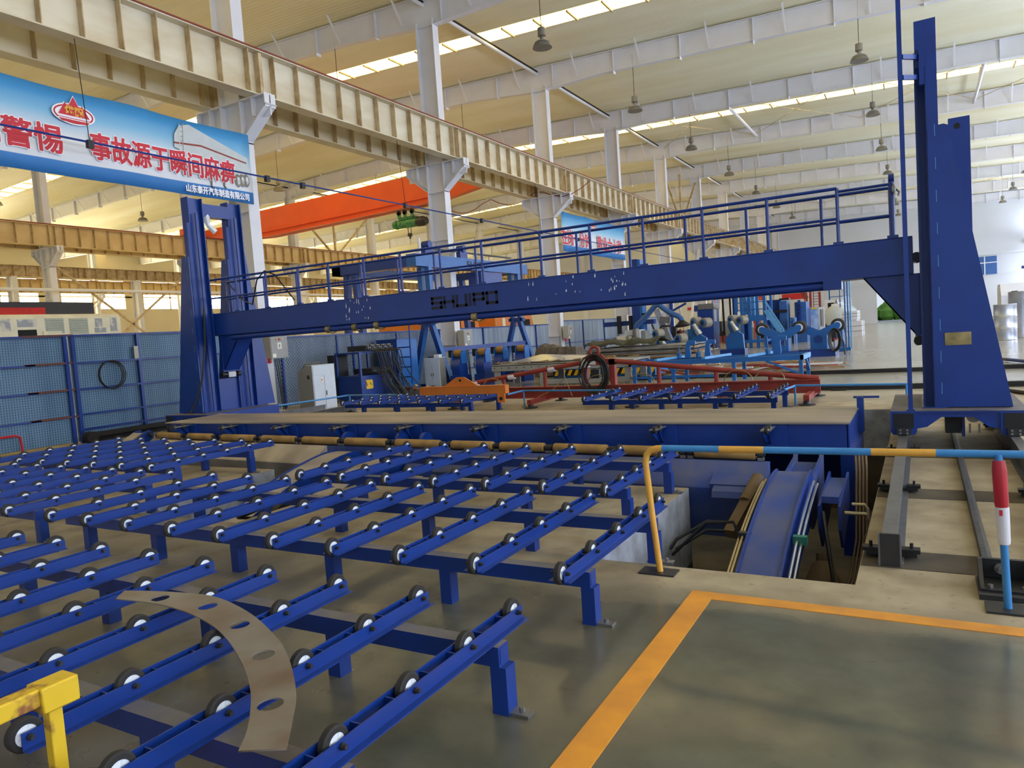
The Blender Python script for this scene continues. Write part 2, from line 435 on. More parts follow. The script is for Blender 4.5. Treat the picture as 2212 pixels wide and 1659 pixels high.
b.quad([(-30.2, -14, roofz(-30.2)), (-30.2, 99, roofz(-30.2)), (-29.15, 99, roofz(-29.15)), (-29.15, -14, roofz(-29.15))])
b.quad([(-29.15, -14, roofz(-29.15)), (-29.15, 99, roofz(-29.15)), (-28.1, 99, roofz(-28.1)), (-28.1, -14, roofz(-28.1))])
struct('window_6', b)

# walls
b = M('wall_white')
WIN = [(1.6, 5.2), (7.6, 11.4)]
zz = [0, 1.6, 5.2, 7.6, 11.4, roofz(12)]
for k in range(5):
    if k in (1, 3): continue
    b.box(12.0, 12.2, -14, 99, zz[k], zz[k + 1])
edges = [-14.0] + [y + d for y in CY for d in (-2.6, 2.6)] + [99.0]
for k in (1, 3):
    for j in range(0, len(edges), 2): b.box(12.0, 12.2, edges[j], edges[j + 1], zz[k], zz[k + 1])
struct('wall_right', b)
n = 7
for k in (1, 3):
    for y in CY:
        q = M('window_light', 'white_steel'); q.box(12.08, 12.12, y - 2.6, y + 2.6, zz[k], zz[k + 1])
        for d in (-2.6, -.9, .9, 2.54): q.box(12.02, 12.08, y + d, y + d + .06, zz[k], zz[k + 1], 1)
        q.box(12.02, 12.08, y - 2.6, y + 2.6, (zz[k] + zz[k + 1]) / 2, (zz[k] + zz[k + 1]) / 2 + .06, 1)
        struct('window_%d' % n, q); n += 1
b = M('wall_white', 'void')
b.box(-76, -4.6, 98, 98.3, 0, 15); b.box(-.6, 12.2, 98, 98.3, 0, 15); b.box(-4.6, -.6, 98, 98.3, 4.6, 15)
b.box(-76, 12, 97.9, 98, 6.9, 7.15); b.box(-76, 12, 97.9, 98, 4.5, 4.62)
struct('wall_end', b)
for (x0, x1) in ((5.2, 7.5), (1.4, 3.6), (-12, -9.5), (-20, -17.6)):
    q = M('duct_blue', 'white_steel'); q.box(x0, x1, 97.86, 97.98, 4.7, 6.7)
    q.box(x0, x1, 97.8, 97.86, 5.95, 6.05, 1); q.box((x0 + x1) / 2 - .05, (x0 + x1) / 2 + .05, 97.8, 97.86, 4.7, 6.7, 1)
    struct('window_%d' % n, q); n += 1
b = M('back_wall'); b.box(-76.3, -76, -14, 99, 0, 7.4); b.box(-76.3, -76, -14, 99, 10.4, 13.6)
for y in range(-14, 99, 9): b.box(-76.3, -76, y, y + 2.2, 7.4, 10.4)
struct('wall_left', b)
for y in range(-12, 97, 9):
    q = M('window_far', 'white_steel'); q.box(-76.2, -76.1, y + .2, y + 9, 7.4, 10.4); q.box(-76.1, -76.0, y + .2, y + 9, 8.6, 8.75, 1)
    q.box(-76.1, -76.0, y + 3.4, y + 3.6, 7.4, 10.4, 1)
    struct('window_%d' % n, q); n += 1
b = M('wall_white'); b.box(-76, 12, -14.3, -14, 6.5, 15); struct('wall_near', b)
# yard seen through the far doorway
b = M('conc' if 'conc' in MA else 'concrete_wall'); b.quad([(-40, 98.3, -.02), (40, 98.3, -.02), (40, 150, -.02), (-40, 150, -.02)]); struct('ground_yard', b)
b = M('plant_green')
for k in range(40):
    x = -12 + k * .7 + random.random(); h = 2 + random.random() * 2.5
    b.lathe((x, 118 + random.random() * 3, -.1), (x, 118, 9), [(0, .5), (h * .3, 1.1), (h * .7, 1.0), (h, .2)], 7)
tag(obj('hedge', b), 'green hedge outside the far doorway', 'hedge', None, 'stuff')

# columns
def column(x, y, ztop, brackets, wide=.39, fl=.18):
    b = M('white_steel'); z1 = ztop
    b.box(x + wide - .03, x + wide, y - fl, y + fl, 0, z1); b.box(x - wide, x - wide + .03, y - fl, y + fl, 0, z1)
    b.box(x - wide + .03, x + wide - .03, y - .012, y + .012, 0, z1)
    b.box(x - wide - .12, x + wide + .12, y - .32, y + .32, 0, .03)
    for zq in (1.4, 3.4, 5.4): b.box(x - wide + .03, x + wide - .03, y - fl + .02, y + fl - .02, zq, zq + .02)
    for s in brackets:
        xe = x + s * 1.33
        b.box(x + s * wide, xe, y - .015, y + .015, 7.75, 8.26); b.box(x, xe, y - fl, y + fl, 8.26, 8.3)
        b.box(xe - s * .03, xe, y - fl, y + fl, 7.95, 8.26)
        b.box(x + s * (wide + .42), x + s * (wide + .45), y - fl, y + fl, 7.8, 8.26)
        b.plate([(x + s * wide, y - fl, 7.25), (x + s * wide, y + fl, 7.25), (xe + s * .05, y + fl, 8.02), (xe + s * .05, y - fl, 8.02)], (-s * .02, 0, .02))
        b.prism([(x + s * wide, 7.3), (xe, 8.0), (xe, 8.2), (x + s * wide, 8.2)], 'y', y - .012, y + .012)
    b.box(x - wide, x + wide, y - fl, y + fl, 7.2, 7.23)
    struct('steel_column', b)
for y in CY:
    column(XA, y, zb(XA), (1, -1)); column(XB, y, zb(XB), (1, -1)); column(XC, y, zb(XC), (1,)); column(XR, y, zb(XR), (-1,), .3)
# extra wind posts far back in the left aisles
for y in CY[2:]:
    for x in (-56.0,): column(x, y + 4.6, 8.2, ())
# rafters
for y in CY:
    b = M('white_steel')
    X = [-76, -69.6, -66, -46, -42.7, -39.5, -29.15, -19.5, XA, -12.5, 8.2, 12]
    D = {-69.6: .3, XB: .22, XA: .22}
    for x0, x1 in zip(X[:-1], X[1:]):
        a0, a1 = zb(x0) - D.get(x0, 0), zb(x1) - D.get(x1, 0)
        b.prism([(x0, a0), (x1, a1), (x1, roofz(x1) - .08), (x0, roofz(x0) - .08)], 'y', y - .01, y + .01)
        b.prism([(x0, a0 - .025), (x1, a1 - .025), (x1, a1), (x0, a0)], 'y', y - .14, y + .14)
        b.prism([(x0, roofz(x0) - .1), (x1, roofz(x1) - .1), (x1, roofz(x1) - .07), (x0, roofz(x0) - .07)], 'y', y - .14, y + .14)
    x = -74.0
    while x < 11:
        b.box(x, x + .02, y - .13, y + .13, zb(x) - .15, roofz(x) - .1)
        b.bar((x + 1.3, y - .1, zb(x)), (x + 1.3, y - .75, roofz(x) - .05), .07, .05)
        x += 3.1
    struct('roof_rafter', b)
# eaves struts between the rafters and wind bracing
for x in (XA, XB):
    b = M('white_steel', 'gutter_dark')
    for y0, y1 in zip(CY[:-1], CY[1:]):
        b.tube([(x - .1, y0, zb(x) + .62), (x - .1, y1, zb(x) + .62)], .07, 8)
    b.box(x - .12, x - .04, CY[0], CY[-1], zb(x) + .70, zb(x) + .76, 1)
    struct('roof_strut', b)
b = M('white_steel')
for x in (-9.2, 3.0):
    for k in (5, 9): b.tube([(x, CY[k], zb(x) + .35), (x, CY[k + 1], zb(x) + .35)], .09, 8)
struct('roof_strut', b)
b = M('girder_edge')
for k in (5, 9):
    for x0 in (-15.5, -9.2, -3.0, 3.0):
        x1 = x0 + 6.2
        b.tube([(x0, CY[k], zb(x0) + .5), (x1, CY[k + 1], zb(x1) + .5)], .018, 5); b.tube([(x1, CY[k], zb(x1) + .5), (x0, CY[k + 1], zb(x0) + .5)], .018, 5)
struct('roof_bracing', b)
b = M('girder_edge')
for x, k, zA, zB in ((XA, 6, 9.6, 13.0), (XB, 3, .3, 7.6), (XB, 5, 9.6, 13.0), (XC, 4, .3, 7.6)):
    ya, yb = CY[k], CY[k + 1]; ym = (ya + yb) / 2
    if zA > 5:
        for q in (ya + .1, ym, yb - .1): b.bar((x, q, zB), (x, ym + (q - ym) * .12, zA), .16, .1)
    else:
        b.bar((x, ya, zB), (x, yb, zA), .14, .1); b.bar((x, yb, zB), (x, ya, zA), .14, .1)
struct('wall_bracing', b)
b = M('white_steel')
for k in (6, 7):
    ya, yb = CY[k], CY[k + 1]; ym = (ya + yb) / 2
    b.bar((XA, ya + .1, 7.6), (XA, ym - .4, .3), .16, .1); b.bar((XA, yb - .1, 7.6), (XA, ym + .4, .3), .16, .1)
struct('wall_bracing', b)

# crane runway girders, one per run
def girder(x, label, m='cream_girder', z0=8.32, z1=9.40, rail=True):
    t = thing('crane_girder', label, 'girder', (x, CY[0], z0))
    b = M(m, 'girder_edge'); y0, y1 = CY[0], 97.5
    b.box(x - .012, x + .012, y0, y1, z0, z1); b.box(x - .2, x + .2, y0, y1, z0 - .03, z0); b.box(x - .24, x + .24, y0, y1, z1, z1 + .03)
    y = CY[0] + .47; k = 0
    while y < y1:
        b.box(x - .19, x + .19, y, y + .022, z0, z1, 1); k += 1; y += .849  # stiffeners browner than the girder: their shade is put into the colour
    for yy in CY: b.box(x - .2, x + .2, yy - .05, yy + .05, z0, z1 - .02, 1)
    obj('girder_body', b, t)
    if rail:
        r = M('rail_red'); r.box(x - .03, x + .05, y0, y1, z1 + .03, z1 + .13); r.box(x + .14, x + .26, y0, y1, z1 + .035, z1 + .07)
        for yy in range(int(y0), 97, 1): r.box(x - .12, x + .12, yy, yy + .05, z1 + .03, z1 + .06)
        obj('crane_rail', r, t)
        c = M('girder_edge'); c.tube([(x - .3, y0, z0 + .35), (x - .3, y1, z0 + .35)], .012, 5); c.tube([(x - .3, y0, z0 + .62), (x - .3, y1, z0 + .62)], .012, 5)
        obj('conductor_wire', c, t)
girder(-14.95, 'cream crane runway girder with red rail, running along the near side of the white columns')
girder(-16.75, 'brown stained crane runway girder on the back brackets of the nearest row of white columns')
girder(-41.8, 'yellowish crane runway girder along the second column row, behind the blue gantry', 'yellow_girder')
girder(-43.6, 'yellowish crane runway girder on the far brackets of the second column row', 'yellow_girder')
girder(-68.7, 'distant yellow brown runway girder by the bright left windows', 'yellow_girder')
girder(-56.0, 'brown runway girder on slim posts between the second column row and the left windows', 'girder_edge', 8.24, 9.0, False)
girder(10.5, 'tan crane runway girder along the right hand wall, seen beyond the big blue tower')

# ================================================================== ROLLER TABLES
WR = .062                                             # wheel radius
def wheel_mesh(x, y, z):
    b = M('rubber', 'hub_white', 'dark_steel')
    b.lathe((x - .017, y, z), (x + .017, y, z), [(0, WR * .62), (0, WR * .9), (.006, WR), (.028, WR), (.034, WR * .9), (.034, WR * .62)], 22, 0, cap=False)
    for s in (-1, 1):
        b.lathe((x + s * .010, y, z), (x + s * .02, y, z), [(0, WR * .64), (.005, WR * .63), (.006, .016), (.012, .014), (.012, .002)], 18, 1)
        for k in range(5):
            a = 2 * pi * k / 5; b.bar((x + s * .0165, y + .016 * cos(a), z + .016 * sin(a)), (x + s * .0165, y + .036 * cos(a), z + .036 * sin(a)), .003, .004, 1)
    b.cyl((x - .052, y, z), (x + .052, y, z), .007, 8, 2)
    for s in (-1, 1): b.lathe((x + s * .036, y, z), (x + s * .06, y, z), [(0, .013), (.01, .013), (.010, .009), (.022, .009)], 6, 2)
    return b
def table(label, xs, y0, y1, nw, beams, zax=.35, flip=False, legdx=.97, leg_x0=None, end=.05, zf=0.0):
    """carriage of rails with wheels on cross beams and legs: rails along y"""
    t = thing('roller_table', label, 'roller table', ((xs[0] + xs[-1]) / 2, (y0 + y1) / 2, zf))
    xa, xb = max(xs), min(xs)
    for yb in beams:
        b = M('blue', 'blue_dusty')
        bx0, bx1 = xb - .12, xa + .09
        b.box(bx0, bx1, yb - .042, yb + .042, zax - .136, zax - .046, 0)
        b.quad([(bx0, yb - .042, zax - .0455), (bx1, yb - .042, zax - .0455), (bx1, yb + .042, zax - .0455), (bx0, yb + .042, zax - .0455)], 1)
        b.box(bx1, bx1 + .002, yb - .03, yb + .03, zax - .125, zax - .058, 0)
        obj('cross_beam', b, t)
        x = leg_x0 if leg_x0 is not None else xa + .07
        while x > bx0:
            l = M('blue', 'steel', 'dark_steel'); l.box(x - .04, x + .04, yb - .04, yb + .04, 0, zax - .136)
            if x == (leg_x0 if leg_x0 is not None else xa + .07):
                l.box(x - .05, x + .13, yb - .03, yb + .03, 0, .014, 1); l.cyl((x + .085, yb, .014), (x + .085, yb, .035), .013, 6, 1)
            obj('leg', l, t); x -= legdx
    ws = [y0 + (y1 - y0) * k / (nw - 1) for k in range(nw)]
    first = None
    for x in xs:
        if first is None:
            b = M('blue')
            for s in (-1, 1):
                b.prism([(x + s * .028, zax + .02), (x + s * .034, zax + .02), (x + s * .034, zax - .040), (x + s * .064, zax - .040), (x + s * .064, zax - .046), (x + s * .028, zax - .046)],
                        'y', ws[0] - .025, ws[-1] + end)
            for k in range(nw - 1):
                for f in (.28, .74): 
                    yy = ws[k] + (ws[k + 1] - ws[k]) * f; b.box(x - .028, x + .028, yy, yy + .006, zax - .04, zax + .012)
            r = obj('rail', b, t); wk = None
            for y in ws:
                if wk is None: wk = obj('wheel', wheel_mesh(x, y, zax), r); yw = y
                else:
                    d = wk.copy(); COL.objects.link(d); d.parent = r; d.location = (0, y - yw, 0)
            first, x0_ = r, x
        else:
            c = first.copy(); COL.objects.link(c); c.parent = t; c.location = (x - x0_, 0, 0)
            for g in list(first.children):
                d = g.copy(); COL.objects.link(d); d.parent = c
    return t
P55 = [-.551 * k for k in range(10)]
table('nearest blue roller table at the bottom of the picture, under the curved steel plate', [-1.72 + d for d in P55[:9]], 1.27, 2.86, 5, (1.62, 2.62), leg_x0=-1.64)
table('long blue roller table in the second row, its end leg bolted beside the yellow post', [-1.73 + d for d in P55], 3.42, 5.08, 5, (3.64, 4.76), leg_x0=-1.66)
table('blue roller table continuing the second row toward the blue mesh fence', [-7.40 + d for d in P55[:9]], 3.42, 5.08, 5, (3.64, 4.76), leg_x0=-7.3)
table('blue roller table with seven rails right before the tan rollers, beside the concrete pit', [-2.26 - .567 * k for k in range(7)], 5.36, 7.16, 6, (5.66, 6.80), leg_x0=-2.19)
table('blue roller table in the far left corner by the blue mesh fence', [-8.16 - .6 * k for k in range(7)], 5.36, 7.2, 6, (5.66, 6.80), leg_x0=-8.1)
table('small blue roller table behind the flat steel slab, in front of the red lifting beam', [-2.22 - .555 * k for k in range(7)], 12.42, 14.25, 6, (12.66, 13.8), leg_x0=-2.19)
table('small blue roller table behind the slab, partly under the orange lifting beam', [-8.3 - .545 * k for k in range(7)], 12.42, 14.1, 6, (12.66, 13.8), leg_x0=-8.24)

# curved steel cut-out lying on the near table
cu = bpy.data.curves.new('plate_outline', 'CURVE'); cu.dimensions = '2D'; cu.fill_mode = 'BOTH'; cu.extrude = .003
def loop(pts):
    s = cu.splines.new('POLY'); s.points.add(len(pts) - 1); s.use_cyclic_u = True
    for q, p in zip(s.points, pts): q.co = (p[0], p[1], 0, 1)
def smooth(pts, n=6):
    o = []
    for i in range(len(pts) - 1):
        p0, p1, p2, p3 = pts[max(i - 1, 0)], pts[i], pts[i + 1], pts[min(i + 2, len(pts) - 1)]
        for k in range(n):
            t = k / n
            o.append(tuple(.5 * (2 * p1[j] + (p2[j] - p0[j]) * t + (2 * p0[j] - 5 * p1[j] + 4 * p2[j] - p3[j]) * t * t + (3 * p1[j] - p0[j] - 3 * p2[j] + p3[j]) * t ** 3) for j in range(2)))
    return o + [tuple(pts[-1])]
outer = [(-3.78, 2.26), (-3.52, 2.33), (-3.22, 2.37), (-2.93, 2.31), (-2.64, 2.20), (-2.32, 2.03), (-2.02, 1.80), (-1.86, 1.63), (-1.75, 1.50)]
inner = [(-1.885, 1.43), (-1.98, 1.55), (-2.18, 1.73), (-2.44, 1.90), (-2.78, 2.07), (-3.12, 2.165), (-3.42, 2.19), (-3.7, 2.16)]
PO = (-2.6, 1.95)
loop([(x - PO[0], y - PO[1]) for x, y in smooth(outer) + smooth(inner)])
for hx, hy in ((-3.46, 2.25), (-3.10, 2.26), (-2.74, 2.15), (-2.37, 1.96), (-2.02, 1.68)):
    loop([(hx - PO[0] + .046 * cos(2 * pi * k / 24), hy - PO[1] + .046 * sin(2 * pi * k / 24)) for k in range(24)])
tmp = bpy.data.objects.new('plate_outline', cu); COL.objects.link(tmp); bpy.context.view_layer.update()
me = bpy.data.meshes.new_from_object(tmp.evaluated_get(bpy.context.evaluated_depsgraph_get())); bpy.data.objects.remove(tmp)
me.materials.clear(); me.materials.append(MA['worn_plate'])
o = bpy.data.objects.new('curved_steel_plate', me); COL.objects.link(o); o.location = (PO[0], PO[1], .416)
tag(o, 'curved flat steel plate with five round holes lying on the nearest roller table', 'steel plate')

# ================================================================== PLATE-JOINING GANTRY
t = thing('welding_gantry', 'tall blue gantry with towers, lettered cross beam and handrails spanning the flat slab', 'gantry machine', (-6.4, 10.1, .2))
BY0, BY1, BZ0, BZ1, BX0, BX1 = 9.92, 10.42, 2.045, 2.485, -12.75, -.066
b = M('blue'); b.box(BX0, BX1, BY0, BY1, BZ0, BZ1); b.box(BX0, BX1, BY0 - .008, BY1, BZ1 - .012, BZ1 + .004); b.box(BX0, BX1, BY0 - .008, BY1, BZ0 - .004, BZ0 + .012)
bm_ = obj('cross_beam', b, t, bevel=.006)
block_word('lettering', 'SHUIPO', .205, .222, .024, (-7.09, BY0 - .001, 2.155), (1, 0, 0), .003, 'text_black', bm_)
b = M('hub_white'); random.seed(3)
for (cxx, n_, wd) in ((-8.7, 22, .28), (-3.8, 16, .22), (-5.2, 5, .2), (-4.5, 8, .3)):
    for k in range(n_):
        x = cxx + random.gauss(0, wd * .5); z = 2.08 + random.random() * .36; s = .006 + random.random() * .012
        b.plate([(x, BY0 - .001, z), (x + s, BY0 - .001, z + s * .5), (x + s * .7, BY0 - .001, z + s * (2 + 4 * random.random())), (x - s * .2, BY0 - .001, z + s * 2)], (0, -.001, 0))
obj('paint_scuff', b, bm_)
b = M('blue'); b.cyl((-12.1, 9.98, 1.985), (-1.05, 9.98, 1.985), .055, 16); obj('air_tube', b, t)
b = M('blue'); b.box(-1.06, -.85, 9.9, 10.1, 1.93, 2.045); obj('tube_bracket', b, t)
for x in (-9.46, -8.82, -8.31, -6.275):
    b = M('brass'); b.lathe((x - .05, 9.98, 1.985), (x + .05, 9.98, 1.985), [(0, .058), (0, .074), (.1, .074), (.1, .058)], 18); b.tube([(x + .03, 9.98, 1.91), (x + .09, 9.99, 1.905), (x + .13, 10.02, 1.93)], .012, 6); obj('hose_clamp', b, t)
# handrails
def railing(yy, zt, zm, posts, name):
    b = M('blue'); x0, x1 = min(posts), max(posts)
    b.tube([(x0, yy, zt), (x1, yy, zt)], .021, 8); b.tube([(x0, yy, zm), (x1, yy, zm)], .018, 8)
    r = obj(name, b, t)
    for x in posts:
        q = M('blue'); q.cyl((x, yy, BZ1), (x, yy, zt), .021, 8); q.box(x - .06, x + .06, yy - .025, yy + .025, BZ1 + .003, BZ1 + .03); obj('post', q, r)
railing(9.95, 3.17, 2.80, [-12.62, -11.8, -10.96, -10.1, -9.34, -8.5, -7.69, -6.87, -6.06, -5.01, -4.19, -3.38, -2.54, -1.70, -.868], 'handrail')
railing(10.39, 3.15, 2.80, [-12.6, -11.5, -10.6, -9.78, -8.95, -8.1, -7.3, -6.45, -5.6, -4.6, -3.75, -2.9, -2.05, -1.1, -.3], 'handrail')
b = M('blue'); b.tube([(-.868, 9.95, 3.13), (-.27, 9.95, 3.13)], .018, 8); b.tube([(-.868, 9.95, 2.76), (-.27, 9.95, 2.76)], .018, 8)
b.cyl((-.27, 9.95, BZ1), (-.27, 9.95, 3.20), .034, 10); b.lathe((-.3, 9.95, 3.2), (-.24, 9.95, 3.2), [(0, .03), (0, .052), (.06, .052), (.06, .03)], 14); b.box(-.33, -.21, 9.9, 10.0, BZ1, BZ1 + .035)
obj('gate_rail', b, t)
b = M('steel'); b.lathe((-.245, 9.9, 3.12), (-.245, 9.9, 3.0), [(0, .01), (.03, .022), (.08, .024), (.12, .008)], 10); b.tube([(-.24, 9.93, 3.08), (-.19, 9.93, 3.02), (-.2, 9.93, 2.98)], .01, 6); obj('latch', b, t)
# towers
def tower(s, x, parent, ztop, zt):
    """s=+1: outside is +x. x = inner face of the column"""
    X = lambda d: x + s * d
    for (ya, yb, nm) in ((9.56, 9.9, 'column'), (10.5, 10.84, 'column')):
        b = M('blue')
        b.box(X(.095), X(.21), ya, ya + .02, zt, 4.3); b.box(X(0), X(.21), ya, ya + .02, 4.3, ztop); b.box(X(0), X(.21), yb - .02, yb, zt, ztop)      # flanges
        b.box(X(.09), X(.115), ya + .02, yb - .02, zt, ztop)                                            # web
        b.box(X(.115), X(.20), ya + .08, yb - .08, zt, ztop - .25)
        b.box(X(-.012), X(.012), (ya + yb) / 2 - .03, (ya + yb) / 2 + .03, zt, ztop - .3)               # guide rail on the inside
        obj(nm, b, parent)
    for (ya, yb) in ((9.52, 9.93), (10.47, 10.86)):
        b = M('blue', 'blue_pale')
        z2 = 3.62
        b.prism([(X(.10), zt), (X(.84), zt), (X(.30), z2), (X(.26), z2 + .02), (X(.10), z2 + .01)], 'y', ya, ya + .03)
        b.prism([(X(.10), zt), (X(.84), zt), (X(.30), z2), (X(.26), z2 + .02), (X(.10), z2 + .01)], 'y', yb - .03, yb)
        b.plate([(X(.84), ya + .03, zt), (X(.84), yb - .03, zt), (X(.30), yb - .03, z2), (X(.30), ya + .03, z2)], (-s * .02, 0, -.003))
        for k in range(9):
            z = zt + .15 + k * .36; q = ya - .0015
            b.box(X(.17), X(.176), q, ya, z, z + .13, 1)
        obj('buttress', b, parent)
    b = M('blue'); b.prism([(10.84, zt), (11.32 if s < 0 else 11.05, zt), (10.84, 3.9)], 'x', X(.02), X(.06)); obj('gusset', b, parent)
    b = M('blue', 'lug_hole'); b.box(X(.33), X(.55), 10.36, 10.45, zt, 3.86)
    b.cyl((X(.42), 10.357, 3.76), (X(.42), 10.36, 3.76), .035, 14, 1); 
    if s > 0: obj('lifting_plate', b, parent)
    b = M('blue'); b.box(X(0), X(.2), 9.9, 10.5, ztop - .35, ztop - .1); obj('tie_plate', b, parent)
    b = M('blue'); b.box(X(.15), X(.21), 9.9, 10.5, zt, 1.15); obj('tie_plate', b, parent)
tw = obj('tower', M('blue').box(-.02, .23, 9.5, 10.9, .478, .492), t)
tower(1, .01, tw, 4.81, .49)
b = M('brass'); b.plate([(.226, 9.517, 1.19), (.478, 9.517, 1.19), (.478, 9.517, 1.332), (.226, 9.517, 1.332)], (0, -.004, 0)); obj('nameplate', b, tw)
tl = obj('tower', M('blue').box(-12.78, -12.5, 9.5, 10.9, .498, .512), t)
tower(-1, -12.5, tl, 4.80, .51)
b = M('hub_white', 'brown_board'); b.tube([(-12.6, 9.95, 4.7), (-12.55, 10.0, 4.45), (-12.58, 10.05, 4.3), (-12.5, 10.15, 4.15)], [.02, .07, .05, .06], 7, 0); b.box(-12.66, -12.64, 9.92, 10.4, 4.6, 4.66, 0); obj('rag', b, tl)
# slider brackets under the beam ends
for s, x in ((1, -.066), (-1, -12.42)):
    b = M('blue'); xi = x - s * .55
    b.prism([(xi, BZ0), (x + s * .08, BZ0), (x + s * .08, 1.30), (x, 1.32)], 'y', 9.98, 10.0); b.prism([(xi, BZ0), (x + s * .08, BZ0), (x + s * .08, 1.30), (x, 1.32)], 'y', 10.34, 10.36)
    b.plate([(xi, 9.98, BZ0), (xi, 10.36, BZ0), (x, 10.36, 1.32), (x, 9.98, 1.32)], (s * .01, 0, .012))
    b.box(x, x + s * .05, 9.96, 10.38, 1.3, BZ0)
    obj('slide_bracket', b, t)
    for z in (2.24, 1.24):
        q = M('black', 'steel')
        for yy in (9.98, 10.36): q.lathe((x + s * .035, yy - .05, z), (x + s * .035, yy + .03, z), [(0, .02), (0, .055), (.08, .055), (.08, .02)], 14, 0)
        q.box(x, x + s * .03, 10.08, 10.26, z - .06, z + .05, 1); q.cyl((x + s * .03, 10.0, z), (x + s * .03, 10.34, z), .016, 8, 1)
        obj('guide_wheel', q, t)
# end carriages
def carriage(xi, xo, z, s, parent):
    lo, hi = min(xi, xo), max(xi, xo)
    b = M('blue', 'blue_dusty', 'black', 'dark_steel', 'steel')
    for xa, xb in ((lo, lo + .26), (hi - .26, hi)):
        b.box(xa, xb, 9.24, 11.05, z - .21, z); b.prism([(xa + .02, z - .27), (xb - .02, z - .27), (xb, z - .24), (xb, z - .2), (xa, z - .2), (xa, z - .24)], 'y', 9.25, 9.8)
        b.box(xa + .03, xb - .03, 9.232, 9.24, z - .19, z - .025, 2)
        b.box(xa + .06, xb - .06, 9.2, 9.26, z - .266, z - .19, 3)
        for i in (0, 1):
            for j in (0, 1): b.cyl((xa + .095 + .07 * i, 9.19, z - .21 - .035 * j), (xa + .095 + .07 * i, 9.2, z - .21 - .035 * j), .012, 8, 4)
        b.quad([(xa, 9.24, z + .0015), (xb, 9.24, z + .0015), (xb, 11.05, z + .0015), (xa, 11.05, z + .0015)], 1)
    xa, xb = lo + .26, hi - .26
    b.prism([(xa, z), (xb, z), (xb, z - .2), (xb - .1, z - .18), (xb - .24, z - .07), (xa + .24, z - .07), (xa + .1, z - .18), (xa, z - .2)], 'y', 9.26, 9.29)
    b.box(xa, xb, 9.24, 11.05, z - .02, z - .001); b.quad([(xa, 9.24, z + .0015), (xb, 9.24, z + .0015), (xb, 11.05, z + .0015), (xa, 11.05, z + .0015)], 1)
    c = obj('end_carriage', b, parent)
    q = M('black', 'steel', 'blue'); m = (lo + hi) / 2
    q.box(m - .11, m + .04, 9.6, 9.9, z - .3, z - .08, 0); q.box(m + .05, m + .08, 9.55, 9.9, z - .33, z - .05, 2); q.cyl((m + .17, 9.7, z - .12), (m + .17, 9.95, z - .12), .07, 14, 0)
    q.lathe((m + .17, 9.69, z - .12), (m + .17, 9.7, z - .12), [(0, .06), (0, .072), (.01, .072)], 16, 1); q.box(m + .12, m + .14, 9.62, 9.66, z - .3, z - .2, 1); q.box(m + .21, m + .23, 9.62, 9.66, z - .3, z - .2, 1)
    obj('drive_motor', q, c)
carriage(-.335, .97, .48, 1, t); carriage(-12.12, -13.4, .50, -1, t)
# ladder pole beside the big tower
b = M('blue'); b.box(-.155, -.108, 9.26, 9.31, .48, 6.3); b.bar((-.11, 9.29, 4.38), (.06, 9.58, 4.42), .03, .05); b.bar((-.11, 9.29, 4.16), (.06, 9.58, 4.2), .03, .05); b.box(.05, .1, 9.5, 9.57, 4.1, 4.5); b.box(-.17, -.09, 9.25, 9.33, .48, .50)
obj('ladder_pole', b, t)
b = M('black_hose'); b.tube([(-12.5, 9.7, 2.6), (-12.47, 9.62, 1.9), (-12.5, 9.5, 1.2), (-12.62, 9.4, .75), (-12.7, 9.3, .53)], .02, 7); obj('hanging_cable', b, t)
b = M('black_hose'); b.tube([(-12.6, 10.39, 3.15), (-11.9, 10.2, 2.7), (-11.5, 10.05, 2.6), (-11.2, 9.95, 3.05), (-10.95, 9.93, 3.2), (-10.7, 9.95, 3.1), (-10.5, 10.2, 2.6)], .014, 6); obj('hanging_cable', b, t)

# ------------------------------------------------------------------ gantry rails, rack and end stop
def gantry_rail(x, y0, y1, label):
    q = thing('gantry_rail', label, 'rail', (x, y0, 0))
    b = M('rail_steel'); b.box(x - .045, x + .045, y0 + .02, y1, .185, .205); b.box(x - .02, x + .02, y0 + .02, y1, .02, .185); b.box(x - .075, x + .075, y0 + .02, y1, 0, .02); obj('rail_bar', b, q)
    b = M('dark_steel', 'rail_steel'); b.box(x - .058, x + .058, y0, y0 + .02, 0, .215, 0); b.box(x - .066, x - .056, y0 - .004, y0 + .03, 0, .215, 1); b.box(x + .056, x + .066, y0 - .004, y0 + .03, 0, .215, 1); obj('end_plate', b, q)
    y = 5.3 if y0 < 9 else 9.4
    while y < y1:
        b = M('black', 'dark_steel')
        for s in (-1, 1):
            b.box(x + s * .03, x + s * .15, y - .03, y + .10, .02, .05, 1); b.box(x + s * .06, x + s * .17, y - .05, y + .03, .05, .075, 0); b.cyl((x + s * .12, y - .01, .07), (x + s * .12, y - .01, .11), .012, 6, 0)
        obj('clamp', b, q); y += 1.95
gantry_rail(-.215, 5.1, 13.6, 'grey steel gantry rail along the pit edge under the big blue tower')
gantry_rail(.835, 5.1, 13.6, 'grey steel gantry rail outside the red taped post, farther from the pit')
gantry_rail(-12.25, 9.2, 13.6, 'grey steel gantry rail under the inner wheel of the far tower')
gantry_rail(-13.27, 9.2, 13.6, 'grey steel gantry rail under the outer wheel of the far tower')
q = thing('gear_rack', 'dark toothed gear rack between the two gantry rails, bolted to a black end stop', 'gear rack', (.31, 5.3, 0))
b = M('dark_steel', 'rail_steel'); b.box(.29, .325, 5.0, 13.6, 0, .05); b.box(.326, .35, 5.0, 13.6, 0, .03, 1)
for k in range(346): b.box(.292, .323, 5.02 + k * .0245, 5.032 + k * .0245, .05, .062, 1)
obj('rack_bar', b, q)
b = M('black', 'dark_steel', 'steel')
